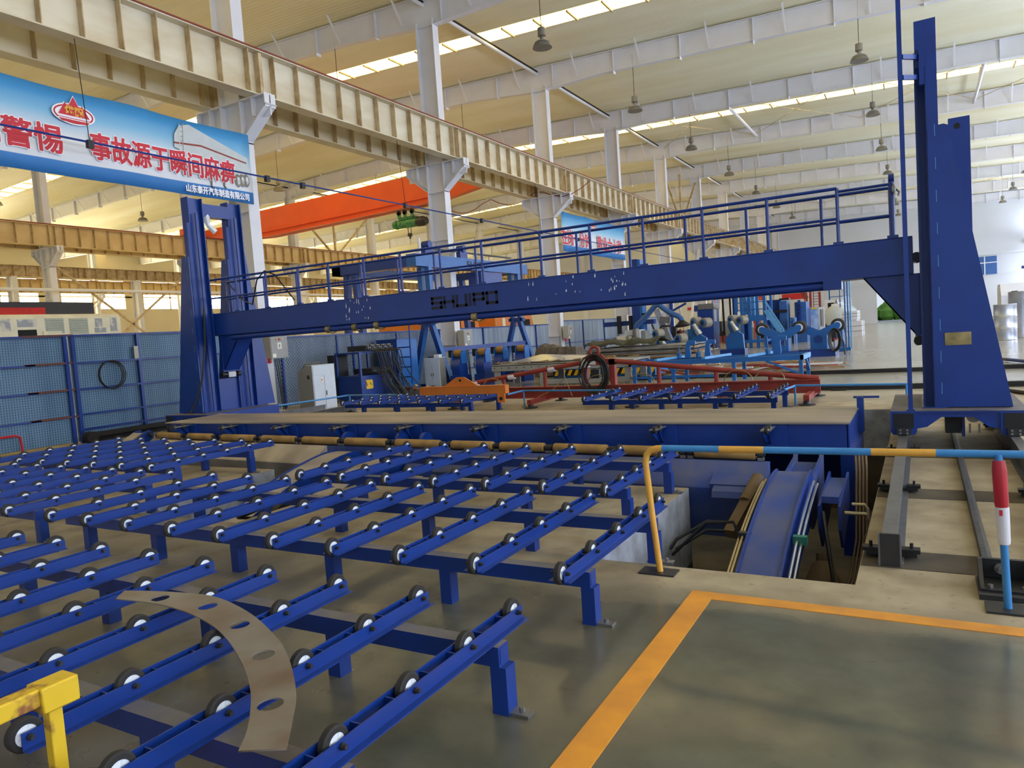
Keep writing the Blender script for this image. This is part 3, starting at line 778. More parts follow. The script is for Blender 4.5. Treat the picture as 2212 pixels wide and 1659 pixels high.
b.box(.24, .52, 4.66, 5.02, .0, .03, 1); b.box(.25, .51, 4.95, 4.98, .03, .15, 0); b.prism([(4.72, .03), (4.95, .03), (4.95, .15), (4.92, .15)], 'x', .25, .27, 1); b.prism([(4.72, .03), (4.95, .03), (4.95, .15), (4.92, .15)], 'x', .49, .51, 1)
b.box(.25, .51, 4.72, 4.96, .03, .042, 0)
for x in (.30, .38, .46): b.cyl((x, 4.76, .042), (x, 4.76, .06), .014, 8, 2)
b.lathe((.36, 4.95, .1), (.36, 4.88, .1), [(0, .03), (.02, .03), (.02, .018), (.07, .016)], 12, 2)
obj('end_stop', b, q)
for y in (5.27, 7.22, 9.17):
    b = M('pit_dark'); b.box(-.385, 1.3, y - .19, y + .19, 0, .004); struct('trim_%d' % (2 + int(y)), b)

# ------------------------------------------------------------------ flat slab deck
t = thing('plate_deck', 'long flat steel slab deck on a blue frame in front of the gantry', 'work deck', (-6.3, 9.0, 0))
SX0, SX1, SY0, SY1, SZ = -11.93, -.68, 8.2, 9.62, .5
b = M('slab_steel'); n = 40; prof = [(SY0, SZ), (SY0 + .9, SZ + .0), (SY1 - .25, SZ + .012), (SY1, SZ - .05)]
b.prism(prof + [(y, z - .02) for y, z in prof[::-1]], 'x', SX0, SX1); obj('top_plate', b, t)
b = M('blue', 'blue_dusty'); b.box(SX0 + .1, SX1 - .02, SY0 + .04, SY0 + .07, .19, SZ - .02); b.box(SX0 + .1, SX1 - .02, SY0 + .02, SY0 + .2, .175, .19, 1); b.box(SX0 + .1, SX1 - .02, SY0 + .05, SY1 - .1, .43, SZ - .021)
b.box(SX0 + .1, SX1 - .02, SY1 - .2, SY1 - .17, -.6, SZ - .03)
b.prism([(SY0 + .04, SZ - .02), (SY1 - .1, SZ - .02), (SY1 - .1, -.3), (SY0 + .04, .19)], 'x', SX1 - .03, SX1 - .005); obj('frame', b, t)
b = M('blue'); b.box(SX1 - .12, SX1 + .03, SY0 + .25, SY1 + .05, -1.0, .19); b.box(SX1 - .02, SX1 + .05, SY1 - .1, SY1 + .05, .2, .62); b.box(SX1 - .06, SX1 + .22, SY1 - .04, SY1, .6, .625)
obj('end_support', b, t)
for k in range(9):
    x = -11.25 + 1.22 * k + (.0 if k < 5 else .03)
    b = M('blue', 'steel'); b.prism([(SY0 + .05, .46), (SY0 - .3, .45), (SY0 - .3, .42), (SY0 + .05, .22)], 'x', x - .05, x - .04); b.box(x - .055, x + .05, SY0 - .33, SY0 + .04, .45, .46, 1)
    b.box(x - .06, x + .16, SY0 - .0, SY0 + .045, .2, .47, 0); b.bar((x - .01, SY0 + .02, .25), (x - .01, SY0 - .15, .44), .03, .02, 0)
    br = obj('wheel_bracket', b, t)
    for yy in (SY0 - .29, SY0 - .12):
        q = M('rubber', 'steel'); q.lathe((x - .015, yy, .455), (x + .02, yy, .455), [(0, .01), (0, .045), (.035, .045), (.035, .01)], 14, 0); q.lathe((x + .02, yy, .455), (x + .03, yy, .455), [(0, .018), (.01, .014), (.01, .001)], 10, 1); obj('wheel', q, br)

# ------------------------------------------------------------------ conveyor with tan rollers in the pit
def cyv(x): return 7.33 + (-1.49 - x) * .064
t = thing('roller_conveyor', 'row of tan rollers on a long blue box beam in the pit before the slab', 'roller conveyor', (-6.5, 7.6, -.3))
for x0, x1, pm, pn in ((-11.88, -7.6, 'dust_sheen_plate', 'sloped_plate'), (-5.9, -1.35, 'blue_dull', 'box_beam')):  # left plate paler: its bright reflection is put into the colour
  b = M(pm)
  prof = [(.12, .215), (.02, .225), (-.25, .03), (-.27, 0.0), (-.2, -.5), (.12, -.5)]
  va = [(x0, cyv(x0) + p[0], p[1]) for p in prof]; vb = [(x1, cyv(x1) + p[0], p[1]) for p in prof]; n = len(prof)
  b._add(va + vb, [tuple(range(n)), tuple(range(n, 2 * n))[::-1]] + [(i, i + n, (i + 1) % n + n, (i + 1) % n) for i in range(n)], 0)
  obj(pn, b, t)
b = M('blue_dull'); b.bar((-7.65, cyv(-7.65) + .1, .12), (-5.85, cyv(-5.85) + .1, .12), .12, .2); obj('link_beam', b, t)
b = M('blue', 'stripe_yellow')
for x in (-7.42, -6.96, -6.42, -6.0): b.lathe((x - .03, 8.02, .26), (x + .03, 8.02, .26), [(0, .02), (0, .13), (.06, .13), (.06, .02)], 20, 0)
b.cyl((-7.5, 8.02, .26), (-5.9, 8.02, .26), .025, 8, 0); obj('pulley', b, t)
b = M('blue_dull', 'stripe_yellow'); b.prism([(7.05, .05), (7.42, .2), (7.52, .2), (7.3, -.05), (7.08, -.04)], 'x', -1.86, -1.36); b.box(-1.52, -1.43, 7.36, 7.38, .19, .195, 1); b.prism([(6.95, -.06), (7.1, -.06), (7.1, .06), (6.97, .0)], 'x', -1.82, -1.5); obj('motor_cover', b, t)
cent = [(-11.98, -11.30), (-11.08, -10.42), (-10.12, -9.32), (-9.10, -8.34), (-8.15, -7.42), (-7.25, -6.48), (-6.28, -5.53), (-5.32, -4.68), (-4.56, -3.94), (-3.80, -3.12), (-2.98, -2.28), (-2.10, -1.48)]
for xa, xb in cent:
    ya, yb = cyv(xa) + .1, cyv(xb) + .1; z = .285
    b = M('roller_tan', 'dark_steel', 'steel'); pa, pb = Vector((xa, ya, z)), Vector((xb, yb, z)); d = (pb - pa).normalized(); L = (pb - pa).length
    b.lathe(pa, pb, [(0, .02), (0, .052), (.01, .056), (L - .01, .056), (L, .052), (L, .02)], 20, 0)
    for p, s in ((pa, -1), (pb, 1)):
        b.cyl(p, p + d * s * .09, .016, 8, 1); c = p + d * s * .05
        b.lathe(c - d * .025, c + d * .025, [(0, .022), (0, .038), (.05, .038), (.05, .018)], 12, 1); b.box(c.x - .03, c.x + .03, c.y - .03, c.y + .03, .225, .255, 2)
    obj('roller', b, t)

# ------------------------------------------------------------------ lifting arms in the pit slots
armp = [(4.72, -.44), (4.98, -.30), (5.23, -.18), (5.7, -.01), (6.15, .11), (6.6, .195), (6.85, .215), (7.0, .212)]
def arm(x0, x1, label, dy=0.0, dz=0.0, detail=True):
    t = thing('lifting_arm', label, 'lifting arm', ((x0 + x1) / 2, 5.0 + dy, -1.2))
    pr = [(y + dy, z + dz) for y, z in smooth(armp, 4)]
    low = [(y + .08, z - (.42 if i < len(pr) - 8 else .42 - .04 * (i - len(pr) + 8))) for i, (y, z) in enumerate(pr)]
    b = M('blue_dull', 'blue'); vs = []
    N = len(pr)
    for i in range(N):
        vs += [(x0 + .015, pr[i][0], pr[i][1]), (x1 - .015, pr[i][0], pr[i][1])]
    b.mats[0] = MA['blue_dull' if detail else 'dust_sheen_plate']
    b._add(vs, [(2 * i, 2 * i + 1, 2 * i + 3, 2 * i + 2) for i in range(N - 1)], 0)
    for xx in (x0, x1 - .02):
        o_ = []
        for i in range(N): o_ += [(xx, pr[i][0], pr[i][1] + .02), (xx, low[i][0], low[i][1]), (xx + .02, pr[i][0], pr[i][1] + .02), (xx + .02, low[i][0], low[i][1])]
        fs = []
        for i in range(N - 1):
            a, c = 4 * i, 4 * i + 4
            fs += [(a, c, c + 1, a + 1), (a + 2, a + 3, c + 3, c + 2), (a, a + 2, c + 2, c), (a + 1, c + 1, c + 3, a + 3)]
        fs += [(0, 1, 3, 2), (4 * N - 4, 4 * N - 2, 4 * N - 1, 4 * N - 3)]
        b._add(o_, fs, 1)
    obj('arm_box', b, t)
    if not detail: return t
    b = M('blue_dull'); b.plate([(x0, 7.1 + dy, .07 + dz), (x1, 7.1 + dy, .07 + dz), (x1 - .02, 7.95 + dy, .12 + dz), (x0 + .02, 7.95 + dy, .12 + dz)], (0, 0, -.05))
    for xx in (x0 + .02, x1 - .05): b.prism([(7.0 + dy, .1 + dz), (7.9 + dy, .18 + dz), (7.98 + dy, .26 + dz), (8.04 + dy, .2 + dz), (8.0 + dy, -.2 + dz), (7.1 + dy, -.35 + dz)], 'x', xx, xx + .03)
    obj('arm_tail', b, t)
    for s, xx in ((-1, x0 - .04), (1, x1 + .04)):
        b = M('copper_pipe' if s < 0 else 'bright_steel', 'clamp_green' if s > 0 else 'dark_steel', 'black_hose'); k0, k1 = (3, N - 6)
        pts = [(xx, pr[i][0], pr[i][1] - .03) for i in range(k0, k1)]
        b.tube(pts, .011, 8, 0); b.tube([(p[0] + s * .03, p[1], p[2] - .02) for p in pts], .010, 8, 0)
        for i in (k0 + 3, k0 + 9):
            p = (xx, pr[i][0], pr[i][1] - .03); b.box(p[0] - .03, p[0] + .07, p[1] - .03, p[1] + .03, p[2] - .04, p[2] + .025, 1)
        obj('hydraulic_pipe', b, t)
    return t
ra = arm(-1.22, -.90, 'big blue curved lifting arm rising from the right pit behind the yellow and blue barrier')
b = M('blue_dull', 'blue', 'copper_pipe'); b.prism([(6.6, .0), (7.5, .12), (7.5, -.2), (6.75, -.4), (6.58, -.2)], 'x', -.82, -.80, 1); b.prism([(6.6, .0), (7.5, .12), (7.5, -.2), (6.75, -.4), (6.58, -.2)], 'x', -.66, -.64, 1)
b.box(-.8, -.66, 6.7, 7.5, .0, .06, 0); b.cyl((-.62, 6.72, -.08), (-.44, 6.72, -.08), .016, 8, 2); b.tube([(-.56, 6.72, 0), (-.46, 6.72, .0), (-.44, 6.72, -.03), (-.44, 6.72, -.12)], .014, 8, 2); obj('clevis', b, ra)
b = M('brown_board', 'bottle_brown', 'black_hose'); b.bar((-1.42, 6.95, .02), (-1.55, 6.5, -.28), .1, .1, 1); b.cyl((-1.4, 7.1, .12), (-1.47, 6.8, -.05), .06, 12, 1)
b.tube([(-1.5, 6.6, -.2), (-1.75, 6.5, -.17), (-2.0, 6.35, -.32), (-2.05, 6.3, -.4)], .014, 6, 2); b.tube([(-1.52, 6.55, -.26), (-1.75, 6.45, -.24), (-2.0, 6.3, -.4)], .014, 6, 2); b.tube([(-1.38, 6.15, -.2), (-1.45, 6.2, -.08), (-1.7, 6.25, -.12), (-2.0, 6.2, -.42)], .014, 6, 2); obj('lift_cylinder', b, ra)
b = M('hose_brown', 'black_hose')
for k in range(4): b.tube([(-.60 + .03 * k, 7.9, .22), (-.60 + .03 * k, 7.78, .26), (-.59 + .03 * k, 7.7, .1), (-.59 + .03 * k, 7.4, -.5), (-.62 + .03 * k, 7.0, -.75), (-.70 + .03 * k, 6.6, -.9), (-.8, 6.4, -.85)], .011, 6, 0)
b.tube([(-.78, 6.6, -.05), (-.72, 6.4, -.35), (-.68, 6.3, -.6), (-.6, 6.5, -.85), (-.5, 6.9, -.9)], .018, 6, 1); obj('hose_bundle', b, ra)
arm(-7.3, -6.86, 'blue curved lifting arm in the middle pit slot, farther from the yellow post', .62, -.04, False)
arm(-6.4, -5.98, 'blue curved lifting arm in the middle pit slot, nearer to the yellow post', .62, -.04, False)
b = M('bottle_brown', 'dark_steel'); b.lathe((-.78, 6.35, -1.2), (-.80, 6.6, -.48), [(0, .14), (.6, .14), (.72, .09), (.76, .05), (.82, .05)], 18, 0); b.cyl((-.78, 6.3, -1.69), (-.78, 6.35, -1.2), .06, 10, 1)
single('hydraulic_cylinder', b, 'brown capped hydraulic cylinder down in the right pit beside the curved arm', 'cylinder', (-.78, 6.3, -1.69))
b = M('black', 'blue'); b.cyl((-6.88, 6.0, -.6), (-6.48, 6.0, -.6), .22, 20, 0); b.lathe((-6.62, 5.9, -.28), (-6.52, 5.9, -.28), [(0, .1), (0, .16), (.1, .16), (.1, .1)], 18, 0); b.tube([(-6.7 + .14 * cos(a * pi / 6), 5.55 + .14 * sin(a * pi / 6), -.35 + .02 * a) for a in range(20)], .02, 6, 0); b.box(-6.88, -6.48, 5.8, 6.6, -1.7, -.75, 1)
single('winch_drive', b, 'black cylinder drive with coiled hose in the middle pit slot', 'drive unit', (-6.4, 6, -1.7))
t = thing('hinge_lug', 'blue hinge arm with a round pin standing left of the first tan roller', 'hinge arm', (-12.9, 8.25, 0))
b = M('blue', 'slab_steel'); pr = [(7.75, 0.0), (8.35, .30), (8.45, .32), (8.52, .26), (8.5, .16), (8.2, 0)]
b.prism(pr, 'x', -12.80, -12.76); b.prism(pr, 'x', -13.10, -13.06); b.plate([(-13.06, 7.8, .05), (-12.8, 7.8, .05), (-12.8, 8.3, .29), (-13.06, 8.3, .29)], (0, 0, -.02), 1); obj('arm_body', b, t)
b = M('dark_steel', 'steel'); b.lathe((-12.76, 8.43, .24), (-12.7, 8.43, .24), [(0, .045), (.03, .045), (.03, .028), (.06, .028)], 14, 0); b.cyl((-12.7, 8.43, .24), (-12.69, 8.43, .24), .018, 10, 1); obj('pin', b, t)

# ------------------------------------------------------------------ pipe barrier and yellow stand in the foreground
t = thing('pipe_barrier', 'bent yellow and blue striped pipe barrier along the pit, its post taped red and white', 'barrier', (-.6, 4.56, 0))
b = M('pipe_yellow'); b.tube([(-1.56, 4.56, 0.0), (-1.595, 4.56, .4), (-1.62, 4.56, .74), (-1.61, 4.56, .79), (-1.585, 4.56, .822), (-1.54, 4.56, .838), (-1.50, 4.56, .84)], .021, 12); obj('post', b, t)
segs = [(-1.50, -1.13, 'pipe_blue'), (-1.13, -.86, 'pipe_yellow'), (-.86, -.27, 'pipe_blue'), (-.27, .05, 'pipe_yellow'), (.05, .55, 'pipe_blue'), (.55, .9, 'pipe_yellow'), (.9, 1.6, 'pipe_blue')]
for xa, xb, m in segs:
    b = M(m); b.cyl((xa, 4.56, .84), (xb, 4.56, .84), .0215, 12); obj('top_pipe', b, t)
b = M('pipe_blue', 'tape_red', 'tape_white', 'text_red'); b.cyl((.363, 4.54, 0), (.335, 4.55, .84), .019, 12, 0); b.lathe((.345, 4.546, .56), (.336, 4.549, .82), [(0, .03), (.02, .033), (.2, .034), (.25, .028)], 14, 1)
b.lathe((.352, 4.544, .36), (.345, 4.546, .57), [(0, .027), (.02, .03), (.19, .033), (.2, .032)], 14, 2); b.box(.33, .345, 4.505, 4.512, .52, .55, 3); obj('post', b, t)
b = M('dark_steel'); b.box(-1.69, -1.45, 4.49, 4.63, 0, .01); obj('foot_plate', b, t); b = M('dark_steel'); b.box(.26, .58, 4.46, 4.62, .0, .012); obj('foot_plate', b, t)

t = thing('trestle_stand', 'chipped yellow steel stand at the lower left edge of the picture', 'stand', (-2.55, 1.0, 0))
b = M('yellow_chipped'); b.box(-2.585, -2.52, .5, 1.3, .55, .61); b.box(-2.60, -2.505, 1.19, 1.31, .525, .612); obj('top_bar', b, t, bevel=.006)
for y in (1.24, .56):
    b = M('yellow_chipped'); b.box(-2.575, -2.53, y - .022, y + .022, .0, .55); obj('leg', b, t, bevel=.004)
b = M('brown_board'); b.plate([(-3.3, .95, .001), (-2.5, .8, .001), (-2.3, 1.35, .001), (-2.75, 1.48, .001)], (0, 0, .006)); single('scrap_board', b, 'rusty brown sheet lying on the floor under the nearest roller table', 'board', (-2.7, 1.1, 0))

# ================================================================== FENCES
FX = -15.42
def mesh_fence(name_label, y0, y1, rails, posts, zt=2.28):
    t = thing('mesh_fence', name_label, 'fence', (FX, (y0 + y1) / 2, 0))
    b = M('fence_sheet')
    b.box(FX - .06, FX - .052, y0, y1, .04, zt - .02)
    y = y0 + .1
    while y < y1: b.box(FX - .052, FX - .047, y, y + .012, .04, zt - .02); y += 1.05
    obj('backing_sheet', b, t)
    b = M('wire'); y = y0
    while y < y1: b.box(FX - .018, FX - .013, y, y + .005, .03, zt - .02); y += .05
    z = .05
    while z < zt - .02: b.box(FX - .013, FX - .008, y0, y1, z, z + .005); z += .05
    obj('wire_mesh', b, t)
    b = M('blue', 'rust')
    b.box(FX - .03, FX + .02, y0, y1, zt - .04, zt)
    for (z, a, c, m) in rails: b.box(FX - .005, FX + .03, a, c, z - .02, z + .02, m)
    obj('rail', b, t)
    for y in posts:
        b = M('blue'); b.box(FX - .03, FX + .035, y - .035, y + .035, 0, zt); obj('post', b, t)
mesh_fence('blue framed wire mesh fence panel at the left edge with rusty joined rails', 3.6, 8.55, [(1.69, 3.6, 7.9, 0), (1.13, 3.6, 7.9, 0), (.57, 3.6, 7.9, 0), (1.70, 7.7, 8.7, 1), (1.14, 7.7, 8.7, 1), (.58, 7.7, 8.7, 1), (2.27, 7.7, 8.7, 1)], [8.52])
mesh_fence('blue framed wire mesh fence panel between the far left tower and the black cable tray', 8.62, 13.5, [(1.68, 8.62, 13.5, 0), (1.13, 8.62, 13.5, 0), (.6, 8.62, 13.5, 0), (.28, 8.62, 13.5, 0)], [8.68, 10.12, 11.9, 13.46])
c = atx(239, 809, -15.36)
b = M('black_hose')
for k in range(3): b.tube([(c.x + .012 * k, c.y + (.27 + .012 * k) * cos(a * pi / 14) + .02 * k, c.z - .0 + (.29 + .008 * k) * sin(a * pi / 14)) for a in range(28)], .012, 6, closed=True)
single('cable_coil', b, 'black cable coil hanging as a ring on the blue mesh fence', 'cable', c)
b = M('gutter_dark'); b.box(-15.33, -15.12, 8.75, 13.4, .12, .2); b.box(-15.33, -15.3, 8.75, 13.4, .0, .2); b.cyl((-15.3, 8.72, .12), (-15.1, 8.72, .12), .12, 18); b.box(-15.3, -15.1, 12.4, 13.4, 0, .3)
single('cable_tray', b, 'low black cable tray with a rounded end along the foot of the blue mesh fence', 'cable tray', (-15.2, 10, 0))
b = M('tape_red'); b.tube([(-15.32, 6.6, .36), (-15.32, 7.35, .36), (-15.32, 7.43, .32), (-15.32, 7.45, .1), (-15.32, 7.45, 0)], .025, 8)
single('bent_pipe', b, 'red bent pipe standing against the mesh fence at the left edge', 'pipe', (-15.3, 7, 0))
b = M('grey_box'); c = atx(294, 760, -15.37); b.box(-15.38, -15.36, c.y - .05, c.y + .05, c.z - .15, c.z + .13); single('wood_tag', b, 'pale strip hung beside the second blue fence post', 'tag', c)
def sheet_fence(label, y0, y1, posts, expanded, x=-16.05, zt=2.05):
    t = thing('sheet_fence', label, 'fence', (x, (y0 + y1) / 2, 0))
    b = M('metal_sheet'); b.box(x - .03, x - .02, y0, y1, .02, zt); y = y0
    while y < y1: b.box(x - .02, x - .012, y, y + .02, .02, zt); y += 1.22
    obj('sheet', b, t)
    if expanded:
        b = M('mesh_wire'); s = .11; q = y0 - zt
        while q < y1:
            for a, c in ((q, q + zt), (q + zt, q)):
                p, r = Vector((x + .005, a, 0)), Vector((x + .005, c, zt)); d = r - p
                t0 = max(0, min(1, (y0 - a) / (c - a))); t1 = max(0, min(1, (y1 - a) / (c - a)))
                if t0 > t1: t0, t1 = t1, t0
                if t1 - t0 > .02: b.bar(p + d * t0, p + d * t1, .012, .012, upv=(1, 0, 0))
            q += s
        obj('expanded_mesh', b, t)
    b = M('blue'); b.box(x - .02, x + .03, y0, y1, zt - .04, zt)
    if not expanded: b.box(x - .02, x + .02, y0, y1, 1.0, 1.04); b.box(x - .02, x + .04, y0, y1, .4, .44)
    obj('rail', b, t)
    for y in posts:
        b = M('blue'); b.box(x - .02, x + .04, y - .03, y + .03, 0, zt); obj('post', b, t)
sheet_fence('grey sheet fence with diamond mesh between the first two white columns', 14.3, 22.9, [14.9, 17.2, 17.9, 20.2, 22.8], True)
sheet_fence('grey sheet metal fence with blue posts behind the plate stack', 23.6, 32.2, [23.7, 26.0, 28.4, 30.8], False)
sheet_fence('distant grey sheet fence beyond the third white column', 32.9, 50, [33.2, 36.4, 39.4, 42.6, 46, 49.8], False, zt=2.2)

# ================================================================== BANNERS, WIRE, LAMPS, CRANE
def banner(label, x, y0, y1, z0, z1, slogans, small, seed):
    t = thing('slogan_banner', label, 'banner', (x, y0, z0))
    b = M('slogan'); n, mrows = 24, 6; random.seed(seed); vs = []
    for j in range(mrows + 1):
        for i in range(n + 1): vs.append((x + random.uniform(-.012, .012) + (.02 * sin(i * .9) if 0 < i < n else 0), y0 + (y1 - y0) * i / n, z0 + (z1 - z0) * j / mrows - (.03 * sin(pi * ((i % 8) / 8.0)) if j == mrows else 0)))
    b._add(vs, [(j * (n + 1) + i, j * (n + 1) + i + 1, (j + 1) * (n + 1) + i + 1, (j + 1) * (n + 1) + i) for j in range(mrows) for i in range(n)])
    cl = obj('cloth', b, t)
    md = cl.modifiers.new('thick', 'SOLIDIFY'); md.thickness = .006
    H = z1 - z0
    for (body, ya, wd, zz, sz, m) in slogans:
        text_mesh('slogan_outline', body, sz, (x + .035, ya, zz), (0, 1, 0), (0, 0, 1), 'text_white', cl, width=wd, spread=.035 * sz / .6)
        text_mesh('slogan_lettering', body, sz, (x + .042, ya, zz), (0, 1, 0), (0, 0, 1), m, cl, width=wd, spread=.016 * sz / .6)
    if small:
        body, ya, wd, zz, sz = small
        text_mesh('company_lettering', body, sz, (x + .035, ya, zz), (0, 1, 0), (0, 0, 1), 'text_white', cl, width=wd, spread=.006)
    return t, cl
def emblem(cl, x, yc, zc, s):
    def E(a, rx, rz): return [(x, yc + rx * cos(2 * pi * k / 36), zc + rz * sin(2 * pi * k / 36)) for k in range(36)]
    b = M('text_white', 'text_red', 'text_gold')
    b.plate(E(0, .62 * s, .30 * s), (.004, 0, 0), 0)
    b.tube([(p[0] + .006, p[1], p[2]) for p in E(0, .55 * s, .24 * s)], .022 * s, 6, 1, closed=True)
    mt = [(-.45, -.06), (-.24, .3), (-.15, .2), (.02, .5), (.18, .18), (.26, .28), (.45, -.06)]
    b.plate([(x + .008, yc + p[0] * s * 1.08, zc + p[1] * s * 1.1 - .01) for p in mt], (.003, 0, 0), 0)
    b.plate([(x + .012, yc + p[0] * s, zc + p[1] * s) for p in mt], (.004, 0, 0), 1)
    b.plate([(x + .012, yc - .5 * s, zc - .12 * s), (x + .012, yc + .5 * s, zc - .12 * s), (x + .012, yc + .36 * s, zc - .24 * s), (x + .012, yc - .36 * s, zc - .24 * s)], (.004, 0, 0), 1)
    b.box(x + .016, x + .02, yc - .47 * s, yc + .47 * s, zc - .17 * s, zc - .145 * s, 0)
    obj('emblem', b, cl)
    text_mesh('emblem_lettering', '岱阳', .28 * s, (x + .02, yc - .27 * s, zc - .02 * s), (0, 1, 0), (0, 0, 1), 'text_gold', cl, bold=.008, width=.54 * s)
BXB = -15.28
def byz(px, py): p = atx(px, py, BXB); return p.y, p.z
ya, za = byz(8, 325); 
t1, cl1 = banner('long blue and white slogan banner with red characters strung across the first white column', BXB, 3.9, 13.72, 5.55, 7.36,
    [('期警惕', byz(0, 300)[0] - .55, byz(134, 330)[0] - byz(0, 300)[0] + .55, 6.03, .60, 'text_red'), ('事故源于瞬间麻痹', byz(196, 330)[0], byz(506, 390)[0] - byz(196, 330)[0], 6.05, .60, 'text_red')],
    ('山东泰开汽车制造有限公司', byz(401, 410)[0], byz(536, 427)[0] - byz(401, 410)[0], 5.63, .2), 1)
emblem(cl1, BXB + .03, byz(157, 245)[0], byz(157, 248)[1], .72)
# faint picture of a tank trailer printed on the cloth
b = M('tank_grey', 'bright_steel', 'lamp_grey', 'rail_red')
def T(px, py): p = byz(px, py); return (BXB + .03, p[0], p[1])
b.plate([T(374, 290), T(384, 272), T(405, 270), T(532, 343), T(536, 398), T(420, 372), T(384, 322), T(375, 318)], (.003, 0, 0), 0)
b.plate([T(374, 306), T(432, 314), T(530, 352), T(530, 355), T(432, 318), T(374, 310)], (.005, 0, 0), 3)
b.tube([T(387, 335), T(385, 268), T(392, 266), T(394, 335)], .012, 5, 1)
for k in range(6): b.tube([T(386, 275 + 10 * k), T(393, 275 + 10 * k)], .008, 4, 1)
for px in (512, 521, 530):
    c_ = T(px, 391); b.plate([(c_[0], c_[1] + .10 * cos(k * pi / 8), c_[2] + .17 * sin(k * pi / 8)) for k in range(16)], (.004 + px * 1e-5, 0, 0), 2)
    b.plate([(c_[0] + .012, c_[1] + .02 + .05 * cos(k * pi / 8), c_[2] + .10 * sin(k * pi / 8)) for k in range(16)], (.004, 0, 0), 1)
for px in (455, 482): b.tube([T(px, 380), T(px + 1, 402), T(px + 5, 407)], .02, 5, 2)
obj('printed_trailer', b, cl1)
def b2(px, py): p = atx(px, py, -15.3); return p.y, p.z
BXB2 = -15.3
t2, cl2 = banner('smaller distant slogan banner hanging between the third and fourth white columns', BXB2, 32.9, 41.6, 5.6, 7.56,
    [('在岗一分钟', b2(1211, 500)[0], b2(1273, 520)[0] - b2(1211, 500)[0], 6.0, .82, 'text_red'), ('敬业六十秒', b2(1289, 520)[0], b2(1342, 540)[0] - b2(1289, 520)[0], 6.0, .82, 'text_red')], None, 2)
emblem(cl2, BXB2 + .03, b2(1281, 490)[0], b2(1281, 490)[1], .6)
b = M('red_cloth', 'dark_cloth'); 
for (x, y0, y1, z0, z1, m) in ((-27.0, 4.0, atx(98, 670, -27).y, 3.05, 3.75, 0), (-27.05, 2.0, atx(205, 670, -27).y, 3.0, 3.95, 1)): b.box(x - .02, x, y0, y1, z0, z1, m)
single('hanging_cloth', b, 'red strip on a dark banner hanging behind the unfinished cream body', 'banner', (-27, 10, 3))
t = thing('conductor_line', 'thin blue conductor line hung under the cream girder, running into the hall', 'cable line', (-14.75, 20, 6.17))
b = M('blue'); b.tube([(-14.75, 2, 6.2), (-14.75, 14, 6.17), (-14.75, 30, 6.15), (-14.75, 60, 6.15)], .022, 6); obj('line', b, t)
for y in (9.1, 13.75, 15.0, 19.6, 24.4, 29.5, 33.6): 
    b = M('black'); b.box(-14.8, -14.7, y - .06, y + .06, 6.06, 6.22); obj('clip', b, t)
    if y in (9.1, 19.6, 29.5): b = M('gutter_dark'); b.cyl((-14.75, y, 6.2), (-14.9, y, 8.3), .009, 5); obj('hanger', b, t)

def lamp_at(x, y, label, first=[None]):
    zt = zb(x); zl = 11.45
    if first[0] is not None: return dup(first[0], (x, y, zl), label, 'high bay lamps')
    t = thing('high_bay_lamp', label, 'lamp', (x, y, zl), 'high bay lamps')
    b = M('lamp_grey', 'lamp_inside'); b.lathe((x, y, zl + .62), (x, y, zl), [(0, .06), (0, .13), (.26, .14), (.30, .07), (.36, .07), (.40, .13), (.48, .26), (.62, .33), (.66, .34), (.66, .33)], 22, 0)
    b.lathe((x, y, zl + .2), (x, y, zl), [(0, .01), (.01, .2), (.2, .32)], 22, 1); obj('shade', b, t)
    b = M('black_hose'); b.cyl((x, y, zl + .6), (x, y, zl + 2.5), .012, 6); obj('cord', b, t)
    first[0] = t; return t
k = 0
for x, nm in ((-11.1, 'the lamp row nearest the white columns'), (-1.85, 'the middle lamp row'), (7.4, 'the lamp row along the right wall')):
    for i, y in enumerate(CY[3:11]): lamp_at(x, y, 'grey bell lamp hung on a cord, %s of %s' % (ORD[i] if i < 8 else 'last', nm))
for x, nm in ((-20.4, 'just past the cream girders'), (-34, 'over the orange crane aisle'), (-47.5, 'beyond the yellowish girder'), (-62, 'near the far left windows')):
    for i, y in enumerate(CY[2:6]): lamp_at(x, y, 'small bell lamp on a cord, %s of the row %s' % (ORD[i], nm))

t = thing('bridge_crane', 'orange bridge crane girder spanning the left aisle behind the white columns', 'crane', (-29, 33, 9.6))
b = M('crane_orange'); lo = [(-41.4, 9.62), (-39.6, 9.45), (-38.0, 8.95), (-35.5, 8.80), (-22.5, 9.05), (-19.6, 9.45), (-17.0, 9.62)]
hi = [(-17.0, 10.1), (-18.6, 10.3), (-20.5, 10.75), (-36.5, 10.5), (-39.0, 10.0), (-41.4, 9.95)]
b.prism(lo + hi, 'y', 32.75, 33.2); bl = [(x, z) for x, z in lo[2:5]]
b.prism(bl + [(x, z + .05) for x, z in bl[::-1]], 'y', 32.55, 33.4); b.prism([(x, z + .32) for x, z in bl] + [(x, z + .36) for x, z in bl[::-1]], 'y', 32.66, 33.3); obj('girder', b, t)
for x in (-41.7, -16.8):
    b = M('crane_orange', 'black'); b.box(x - .18, x + .18, 31.2, 34.8, 9.56, 9.95)
    for y in (31.5, 34.5): b.cyl((x - .12, y, 9.62), (x + .12, y, 9.62), .09, 14, 1)
    obj('end_truck', b, t)
b = M('rail_red'); b.tube([(-22.0 + .5 * k, 32.5, 8.7 - .55 * abs(sin(k * .55))) for k in range(18)], .02, 5); obj('festoon_cable', b, t)
t = thing('electric_hoist', 'green electric hoist hanging below the orange crane girder', 'hoist', (-24.6, 33, 8.4))
